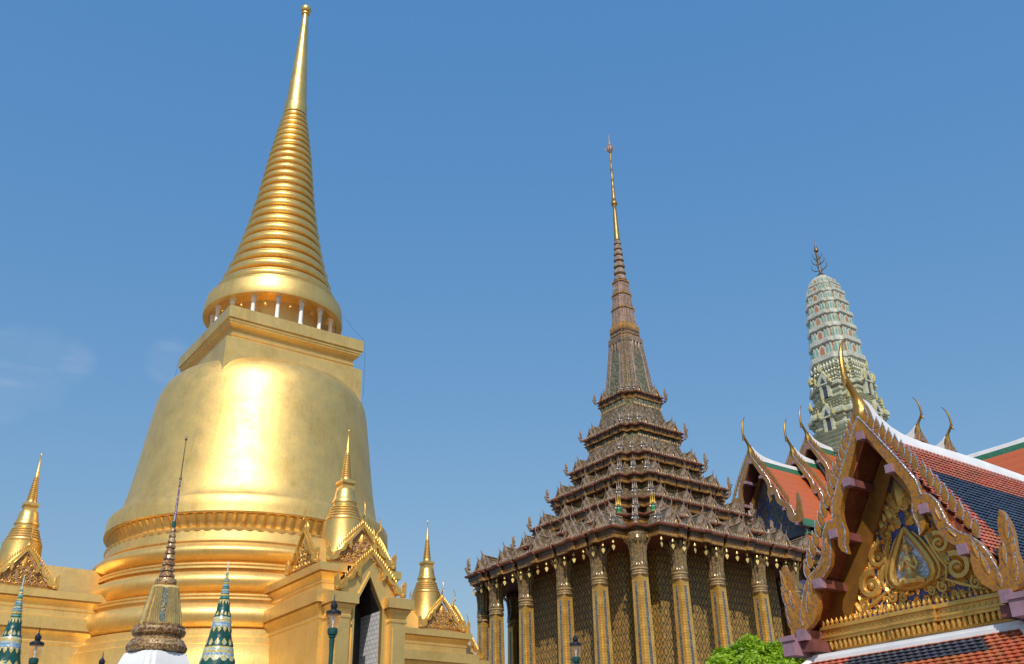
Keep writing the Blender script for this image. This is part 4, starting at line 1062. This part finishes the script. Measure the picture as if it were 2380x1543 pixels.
# teardrop niche frame
tear = [(0, 6.72), (.06, 6.62), (.14, 6.48), (.24, 6.3), (.34, 6.1), (.41, 5.92), (.42, 5.78), (.36, 5.66), (.22, 5.6), (.08, 5.57), (0, 5.56)]
tear = [(x * 1.08, z) for x, z in tear]
for sx in (-1, 1):
    b.tube([(sx * x, yc_ - .02, z) for x, z in tear], [.05, .07, .075, .08, .085, .09, .09, .085, .08, .075, .07], 8)
    b.tube([(sx * (x + .13 * (1 if z < 6.5 else .7)), yc_ - .0, z) for x, z in tear[1:-1]], [.02, .03, .035, .045, .05, .05, .045, .04, .03], 6)
VOL = [(.40, 6.70, .14, 1), (.68, 6.27, .21, 1), (.95, 5.76, .27, 1), (1.22, 5.42, .10, -1), (.56, 5.46, .11, -1), (.30, 5.42, .09, 1)]
for (x, z, r, d) in VOL:
    for sx in (-1, 1):
        b.spiral(sx * x, z, r, 1.35, -sx * d, pi / 2 + .4 * sx, r * .38, yc_)
        b.ball((sx * x, yc_, z), r * .34, 8)
        b.leaf(sx * (x + r * .5), z + r * .55, r * 1.9, r * 1.1, pi / 2 - sx * .25, yc_, .05)
        b.leaf(sx * (x - r * .7), z + r * .3, r * 1.5, r * .8, pi / 2 + sx * .5, yc_, .04)
        b.leaf(sx * (x + r * .6), z - r * .7, r * 1.1, r * .6, -sx * .3 if sx > 0 else pi + .3, yc_, .04)
        b.leaf(sx * x, z + r * .9, r * 1.3, r * .55, pi / 2 + sx * .2, yc_, .04)
for i in range(15):
    x = -1.3 + i * .186
    b.spiral(x, 5.30, .065, 1.2, 1 if i % 2 else -1, .5 + i, .026, yc_, 0, 5)
for sx in (-1, 1):
    b.tube([(sx * .3, yc_, 6.85), (sx * .42, yc_, 6.5), (sx * .52, yc_, 6.2), (sx * .62, yc_, 5.98), (sx * .72, yc_, 5.8), (sx * .66, yc_, 5.58), (sx * .9, yc_, 5.46), (sx * 1.2, yc_, 5.33), (sx * 1.48, yc_, 5.24)], [.03, .04, .04, .04, .04, .04, .05, .04, .02], 6)
    b.leaf(sx * 1.3, 5.26, .34, .2, pi / 2 - sx * .5, yc_, .05); b.leaf(sx * 1.38, 5.24, .2, .13, -.1 if sx > 0 else pi + .1, yc_, .04)
rr_ = random.Random(11)
jz = 0
z_ = 5.25
while z_ < 7.6:
    hw_ = 1.58 * (7.85 - z_) / 2.69; n_ = max(1, int(2 * hw_ / .25))
    for i in range(n_):
        x = -hw_ + (i + .5) * 2 * hw_ / n_
        if 5.5 < z_ < 6.8 and abs(x) < .50 * (1 - max(0, z_ - 5.9) / 1.0) + .10: continue
        sg = 1 if x > 0 else -1
        b.leaf(x, z_ - .05, rr_.uniform(.19, .26), .115, pi / 2 - sg * rr_.uniform(-.2, .8), yc_ + .008, .035, 0, lean=.3 * sg)
        b.leaf(x + sg * .07, z_, rr_.uniform(.13, .18), .08, pi / 2 - sg * rr_.uniform(.9, 1.6), yc_ + .008, .03, 0, lean=-.4 * sg)
        if (i + jz) % 2: b.spiral(x - sg * .03, z_ + .02, .06, 1.1, sg, rr_.uniform(0, 6), .022, yc_, 0, 5)
    z_ += .215; jz += 1
b.build('carving', GOLDC, pav)
b = PM(); b.plate([(0, 6.64), (-.42, 5.95), (-.40, 5.75), (-.24, 5.62), (.24, 5.62), (.40, 5.75), (.42, 5.95)], YT - .025, YT - .005); b.build('niche_back', SKYG, pav)
# kneeling praying figure in the niche (one continuous carved relief)
b = PM(); yf = YT - .09
b.T = b.T @ Matrix.Translation((0, yf, 5.58)) @ Matrix.Scale(1.2, 4) @ Matrix.Translation((0, -yf, -5.58))
b.lathe([(.02, 5.58), (.17, 5.6), (.185, 5.66), (.13, 5.74), (.085, 5.8), (.075, 5.86), (.10, 5.93), (.118, 6.0), (.10, 6.05), (.045, 6.08), (.04, 6.11), (.062, 6.14), (.068, 6.18), (.064, 6.22), (.07, 6.235), (.05, 6.26), (.03, 6.3), (.012, 6.38), (.002, 6.42)], 18, (0, yf))
for sx in (-1, 1):
    b.tube([(sx * .105, yf, 6.02), (sx * .16, yf - .03, 5.9), (sx * .13, yf - .07, 5.83), (sx * .06, yf - .11, 5.89), (sx * .012, yf - .13, 5.97)], [.036, .034, .03, .025, .018], 8)
    b.tube([(sx * .05, yf - .02, 5.68), (sx * .16, yf - .06, 5.65), (sx * .22, yf - .02, 5.62)], [.07, .065, .04], 8)
    b.leaf(sx * .07, 6.15, .09, .035, pi / 2 - sx * .5, yf, .02)
b.tube([(0, yf - .055, 6.185), (0, yf - .082, 6.165), (0, yf - .066, 6.155)], [.008, .014, .008], 6)
for sx in (-1, 1): b.ball((sx * .026, yf - .058, 6.188), .011, 6)
b.tube([(-.018, yf - .062, 6.138), (0, yf - .068, 6.136), (.018, yf - .062, 6.138)], .007, 5)
b.build('praying_figure', BELLGOLD, pav)
# cornice under the tympanum
b = PM()
def cx(x0, x1, dy):
    for (z0, z1, y0) in ((4.62, 4.66, .52), (4.66, 4.74, .46), (4.80, 4.86, .36), (4.86, 4.90, .33), (4.90, 5.02, .40), (5.02, 5.06, .34), (5.06, 5.10, .37)):
        b.box(x0, x1, y0 + dy, YT + .1, z0, z1)
    b.box(x0, x1, .50 + dy, YT + .1, 4.735, 4.81)
cx(-2.12, -.52, 0); cx(-.52, .52, -.06); cx(.52, 2.3, 0)
n_ = 38
for i in range(n_):
    x = -2.1 + (i + .5) * 4.3 / n_; dy = -.06 if abs(x) < .52 else 0
    b.lathe([(.012, 5.10), (.036, 5.13), (.04, 5.155), (.024, 5.19), (.005, 5.23)], 8, (x, .40 + dy))
    b.lathe([(.004, 4.62), (.02, 4.65), (.042, 4.70), (.045, 4.74), (.035, 4.80)], 8, (x, .42 + dy))
    b.box(x - .025, x + .025, .385 + dy, .41 + dy, 4.935, 4.985)
b.build('cornice', GOLDC, pav)
# lower skirt roof with hips
b = PM()
ZT, ZB, YA, YB = 4.42, 3.28, .15, -1.45
XL = 2.16
def smat(x, y):
    xx = x - XL - 1.2
    return 1 if (.10 < y < .62 and -1.22 - .35 * y < xx < 1.38 + .65 * y) else 0
dvec = Vector((0, YB - YA, ZB - ZT)); slen = dvec.length
tiles(b, (-XL - 1.2, YA, ZT), (1, 0, 0), dvec, (0, ZB - ZT, -(YB - YA)), 2 * XL + 2.4, slen, .155, .125, smat, .03)
# trim the ends with the side skirts and hip ridges
for sx in (-1, 1):
    q = [(sx * XL, YA, ZT), (sx * (XL + 1.35), YB, ZB), (sx * (XL + 1.35), RL, ZB), (sx * XL, RL, ZT)]
    b.add(q, [(0, 1, 2, 3)] if sx < 0 else [(3, 2, 1, 0)], 0)
# keep only tiles inside the hips
keep = []
inv = TP.inverted()
nf, nm_ = [], []
for f, mi_ in zip(b.f, b.mi):
    c_ = sum(((inv @ b.v[i]) for i in f), Vector()) / len(f)
    t_ = (c_.y - YA) / (YB - YA)
    if abs(c_.x) > XL + 1.35 * max(0, t_) + .02 and len(f) != 4 or (len(f) == 4 and abs(c_.x) > XL + 1.35 * max(0, t_) + .02 and c_.y < YA + .1): continue
    nf.append(f); nm_.append(mi_)
b.f, b.mi = nf, nm_
b.add([(-XL - 1.3, YB + .02, ZB - .05), (XL + 1.3, YB + .02, ZB - .05), (XL, YA, ZT - .05), (-XL, YA, ZT - .05)], [(0, 1, 2, 3)], 2)
sk = b.build('skirt_roof', [TILE_ON, TILE_DN, SOFSPK], pav, ang=60)
b = PM()
b.box(-XL - .02, XL + .02, YA - .07, YA + .32, ZT - .02, ZT + .10); b.box(-XL - .05, XL + .05, YA - .11, YA + .1, ZT - .04, ZT + .035)
for sx in (-1, 1):
    pts = [(sx * XL, YA + .02, ZT + .04), (sx * (XL + .35), YA - .42, ZT - .30), (sx * (XL + .8), YA - .95, ZT - .69), (sx * (XL + 1.36), YB, ZB + .02)]
    b.tube(pts, [.09, .09, .09, .09], 8)
b.build('skirt_ridge', RIDGEW, sk)
# gilded finial rising at the outer left corner of the skirt roof
b = PM()
fx_, fy_ = -XL - 1.36, YB
b.tube([(fx_, fy_, ZB - .05), (fx_ - .1, fy_ - .06, ZB + .1), (fx_ - .16, fy_ - .1, ZB + .35), (fx_ - .12, fy_ - .08, ZB + .62), (fx_ - .06, fy_ - .04, ZB + .85), (fx_ - .07, fy_ - .05, ZB + 1.02)], [.08, .1, .085, .06, .04, .006], 8)
b.build('corner_finial', INLAY, sk)
# walls and side skirts below (mostly out of view)
b = PM(); b.box(-2.0, 2.0, .6, RL, .004, 4.62); b.build('wall', WHITE, pav)
for x in (-3.2, -1.2, 1.2, 3.2):
    b = PM(); b.loft(CSEC, [(.22, .004), (.22, .4), (.17, .5), (.15, 3.1), (.2, 3.25)], c=(x, -1.25)); b.build('porch_column', WHITE, pav)

# ------------------------------------------------------------------ small spires in the left foreground
def at(u, v, D):
    d = ray(u, v); d = d / hypot(d.x, d.y); return Vector((0, 0, EYE)) + d * D
# mosaic spire on a white shrine
p = at(367, 1470, 16); BX, BY = 4.556, 15.34
shr = thing('spired_shrine', 'brown gilded mosaic spire with ribbed bell on a white base', 'shrine', (BX, BY, 0))
OCT = redent(((1, .72), (.88, .88)))
b = MB(Matrix.Rotation(.35, 4, 'Z'))
b.loft(OCT, [(.75, .004), (.75, .6), (.66, .7), (.66, 2.6), (.8, 2.75), (.8, 2.95), (.52, 3.1), (.46, 3.3), (.48, 3.5), (.44, 3.62), (.42, 3.80), (.36, 3.965)]); b.build('white_base', WHITE, shr)
b = MB()
b.lathe([(.36, 3.97), (.415, 4.0), (.43, 4.06), (.40, 4.11), (.37, 4.16), (.33, 4.19), (.33, 4.22)], 64, flute=lambda i, z: .03 * abs(sin(pi * i / 2)) if 3.98 < z < 4.17 else 0)
b.lathe([(.31, 4.2), (.38, 4.24), (.395, 4.29), (.37, 4.33), (.375, 4.36), (.30, 4.385)], 48); b.build('lotus_base', BRN, shr)
b = MB(Matrix.Rotation(.35, 4, 'Z'))
NR = 40
b.T = Matrix.Rotation(-.22, 4, 'Z'); b.loft(redent(((1, .66), (.84, .84))), [(.295, 4.37), (.285, 4.45), (.262, 4.55), (.235, 4.67), (.21, 4.8), (.195, 4.9), (.18, 4.96), (.13, 4.99)], mat=1)
for q in range(4):
    b.T = Matrix.Rotation(-.22 + q * pi / 2, 4, 'Z')
    zz4 = ((.292, 4.4), (.262, 4.55), (.235, 4.67), (.21, 4.8), (.192, 4.92))
    b.add([(sx_ * .17 * w_, -w_ - .004, z_) for w_, z_ in zz4 for sx_ in (-1, 1)], [(2 * i_, 2 * i_ + 1, 2 * i_ + 3, 2 * i_ + 2) for i_ in range(4)], 0)
    for x in (-.84, -.72, -.6, -.48, -.36, -.24, .24, .36, .48, .6, .72, .84):
        dep = 1.0 if abs(x) < .65 else .855
        b.tube([(x * .29, -.292 * dep, 4.38), (x * .262, -.264 * dep, 4.55), (x * .235, -.237 * dep, 4.67), (x * .21, -.212 * dep, 4.8), (x * .19, -.192 * dep, 4.93)], .0155, 5, 1)
    b.leaf(0, 4.6, .07, .05, pi / 2, -.256, .012, 1); b.leaf(0, 4.6, .07, .05, -pi / 2, -.258, .012, 1)
b.build('ribbed_bell', [m_mosaic('dark_green_panel', [(.02, .07, .05), (.05, .08, .05), (.12, .10, .05)], 60., .3), RIBG], shr)
b = MB(); pr = [(.12, 4.97), (.15, 5.0), (.155, 5.05), (.145, 5.08), (.11, 5.1)]; z = 5.1
for i in range(9):
    h = .093 - .001 * i; r = .115 - .0092 * i
    pr += [(r * .75, z), (r, z + h * .15), (r * .98, z + h * .5), (r * .72, z + h * .85)]; z += h
b.lathe(pr, 20, flute=lambda i, z: .03 * (i % 2)); b.build('bead_stack', BRN, shr)
b = MB(); b.lathe([(.032, 5.9), (.036, 5.96), (.024, 6.0), (.02, 6.3), (.013, 6.66), (.02, 6.68), (.02, 6.72), (.011, 6.74)], 10, mats=[1, 1, 0, 0, 0, 2, 2]); b.build('coloured_shaft', [BRNP, CER_G, BRND], shr)
b = MB(); b.lathe([(.010, 6.73), (.0065, 7.36), (.018, 7.375), (.021, 7.395), (.012, 7.42), (.002, 7.44)], 8); b.build('needle', BRND, shr)
# two green ceramic spires
def cer_spire(label, X, Y, top):
    t = thing('ceramic_spire', label, 'spire', (X, Y, 0), 'green ceramic spires')
    def Z(v): return top - .00206 * (v - 887)
    def R(r): return r * .00212
    b = MB(); prof = [(1543, 107), (1512, 100), (1508, 97)]
    rows = [(R(150), .004), (R(150), Z(1900)), (R(125), Z(1800)), (R(118), Z(1640)), (R(108), Z(1543)), (R(104), Z(1520))]; mm = [0, 0, 0, 0, 0]
    for v, r, mt in ((1515, 101, 2), (1500, 96, 2), (1485, 97, 3), (1470, 92, 1), (1455, 92, 4), (1445, 86, 1), (1435, 82, 0), (1325, 60, 0), (1318, 62, 1), (1308, 60, 3), (1292, 58, 3), (1280, 60, 4), (1266, 56, 1), (1255, 54, 4), (1245, 50, 0), (1150, 33, 0), (1140, 33, 1)):
        rows.append((R(r), Z(v))); mm.append(mt)
    v = 1135; r = 31
    seq = [5, 1, 3, 4, 5, 3, 1, 5, 4, 1, 5, 4]
    for i, mt in enumerate(seq):
        h = 17 - .3 * i; rr_ = 31 - 2.15 * i
        rows += [(R(rr_ * .8), Z(v)), (R(rr_), Z(v - h * .2)), (R(rr_), Z(v - h * .7)), (R(rr_ * .8), Z(v - h * .95))]; mm += [mt] * 4; v -= h
    rows += [(R(5), Z(v)), (R(5), Z(905)), (R(3), Z(890)), (R(.5), Z(880))]; mm += [4, 4, 4, 4]
    b.lathe(rows, 32, mats=mm[:len(rows) - 1], flute=lambda i, z: .012 * (i % 2))
    b.build('spire_body', [CER_G, CER_Y, CER_W, CER_B, CER_W, CER_T], t)
    for (v0, r0, ln, s_) in ((1440, 86, 62, 1), (1320, 62, 46, -1), (1248, 52, 40, 1), (1148, 34, 34, -1), (1540, 108, 55, 1)):
        nn = 12; b = MB()
        for i in range(nn):
            slope = -.19 if s_ > 0 else .19
            b.T = Matrix.Rotation(2 * pi * i / nn, 4, 'Z') @ Matrix.Translation((0, -R(r0) * 1.0, Z(v0))) @ Matrix.Rotation(slope * s_ * (1 if s_ > 0 else 1), 4, 'X')
            b.leaf(0, 0, ln * .0016, R(r0) * .36, pi / 2 * s_, -.001, .003, 0); b.leaf(0, 0, ln * .001, R(r0) * .2, pi / 2 * s_, -.004, .003, 1)
        b.build('flame_band', [CER_Y, CER_W], t)
    return t
cer_spire('green ceramic spire with yellow flame bands in front of the big stupa', 4.735, 13.18, 4.925)
cer_spire('green ceramic spire cut by the left edge of the photo', 2.30, 13.82, 4.56)

# ------------------------------------------------------------------ street lamps
def make_lamp(label, X, Y, ztip, zb, s=1.):
    t = thing('street_lamp', label, 'lamp', (X, Y, zb), 'green lamp posts with glass lanterns')
    def q(z): return ztip - zb - z * s
    b = MB(); b.lathe([(r * s, q(z)) for r, z in ((.004, -.03), (.014, .08), (.03, .14), (.07, .18), (.08, .24), (.06, .29), (.10, .31), (.165, .345), (.17, .37), (.165, .41), (.12, .415))][::-1], 24); b.build('lantern_cap', LAMPK, t)
    b = MB(); b.lathe([(r * s, q(z)) for r, z in ((.150, .412), (.152, .45), (.14, .54), (.118, .62), (.092, .70))][::-1], 24); b.build('lantern_glass', GLASS, t)
    b = MB(); b.lathe([(r * s, q(z)) for r, z in ((.012, .42), (.03, .46), (.035, .52), (.025, .58), (.012, .62), (.02, .7))][::-1], 12); b.build('bulb', WHITE, t)
    b = MB(); b.lathe([(r * s, q(z)) for r, z in ((.09, .70), (.108, .715), (.112, .78), (.10, .84), (.065, .865), (.08, .875), (.08, .895), (.05, .92), (.062, .94), (.058, 1.0), (.045, 1.2), (.05, 2.2))][::-1] , 24); b.build('capital', LAMPG, t)
    b = MB(); zt = q(2.15); b.lathe([(.16, .004), (.16, .25), (.1, .4), (.085, .9), (.06, 1.0), (.052 * s, zt)], 24); b.build('post', LAMPG, t)
make_lamp('green lamp post in front of the arched porch of the golden stupa', 9.585, 19.80, 6.17, 0.)
make_lamp('green lamp post against the gilded columns of the temple hall', 17.86, 21.57, 6.39, 0., 1.0)
make_lamp('green lamp post beside the left edge ceramic spire', 4.63, 24.57, 5.77, TZ, .93)
make_lamp('lamp post with only its dark cap showing left of the white shrine', 6.26, 25.24, 5.44, TZ, .93)

# ------------------------------------------------------------------ clipped tree
TXc, TYc = 19.80, 16.90
tree = thing('clipped_tree', 'bright lime green clipped tree between temple hall columns and pavilion', 'tree', (TXc, TYc, 0))
b = MB(); b.tube([(0, 0, .004), (.05, .02, 1.4), (0, 0, 2.8), (.05, -.03, 4.0)], [.18, .14, .12, .08], 10)
for q in range(7):
    a = q * .9; b.tube([(0, 0, 2.6 + .1 * q), (.5 * cos(a), .5 * sin(a), 3.5 + .1 * q), (1.0 * cos(a), 1.0 * sin(a), 4.3 + .1 * q)], [.07, .05, .02], 6)
b.build('trunk', BARK, tree)
b = MB(); rnd = random.Random(3)
for i in range(18000):
    while True:
        v_ = Vector((rnd.uniform(-1, 1), rnd.uniform(-1, 1), rnd.uniform(-1, 1)))
        if .05 < v_.length < 1: break
    n_ = v_.normalized(); rr_ = .72 + .28 * v_.length
    lump = 1 + .10 * sin(n_.x * 7 + 1) * sin(n_.y * 8) + .07 * sin(n_.z * 11 + n_.x * 5) + .05 * sin(n_.y * 17 + n_.z * 13)
    c_ = Vector((n_.x * 1.40 * rr_ * lump, n_.y * 1.40 * rr_ * lump, 4.45 + n_.z * 1.12 * rr_ * lump))
    t1 = Vector((rnd.gauss(0, 1), rnd.gauss(0, 1), rnd.gauss(0, .6))).normalized(); t2 = t1.cross(n_ + Vector((rnd.uniform(-.6, .6), rnd.uniform(-.6, .6), rnd.uniform(-.6, .6)))).normalized()
    l_ = rnd.uniform(.05, .085); w_ = l_ * .42
    b.add([c_ - t1 * l_, c_ + t2 * w_ + n_ * .01, c_ + t1 * l_, c_ - t2 * w_ + n_ * .01], [(0, 1, 2, 3)])
b.build('crown', LEAF, tree)
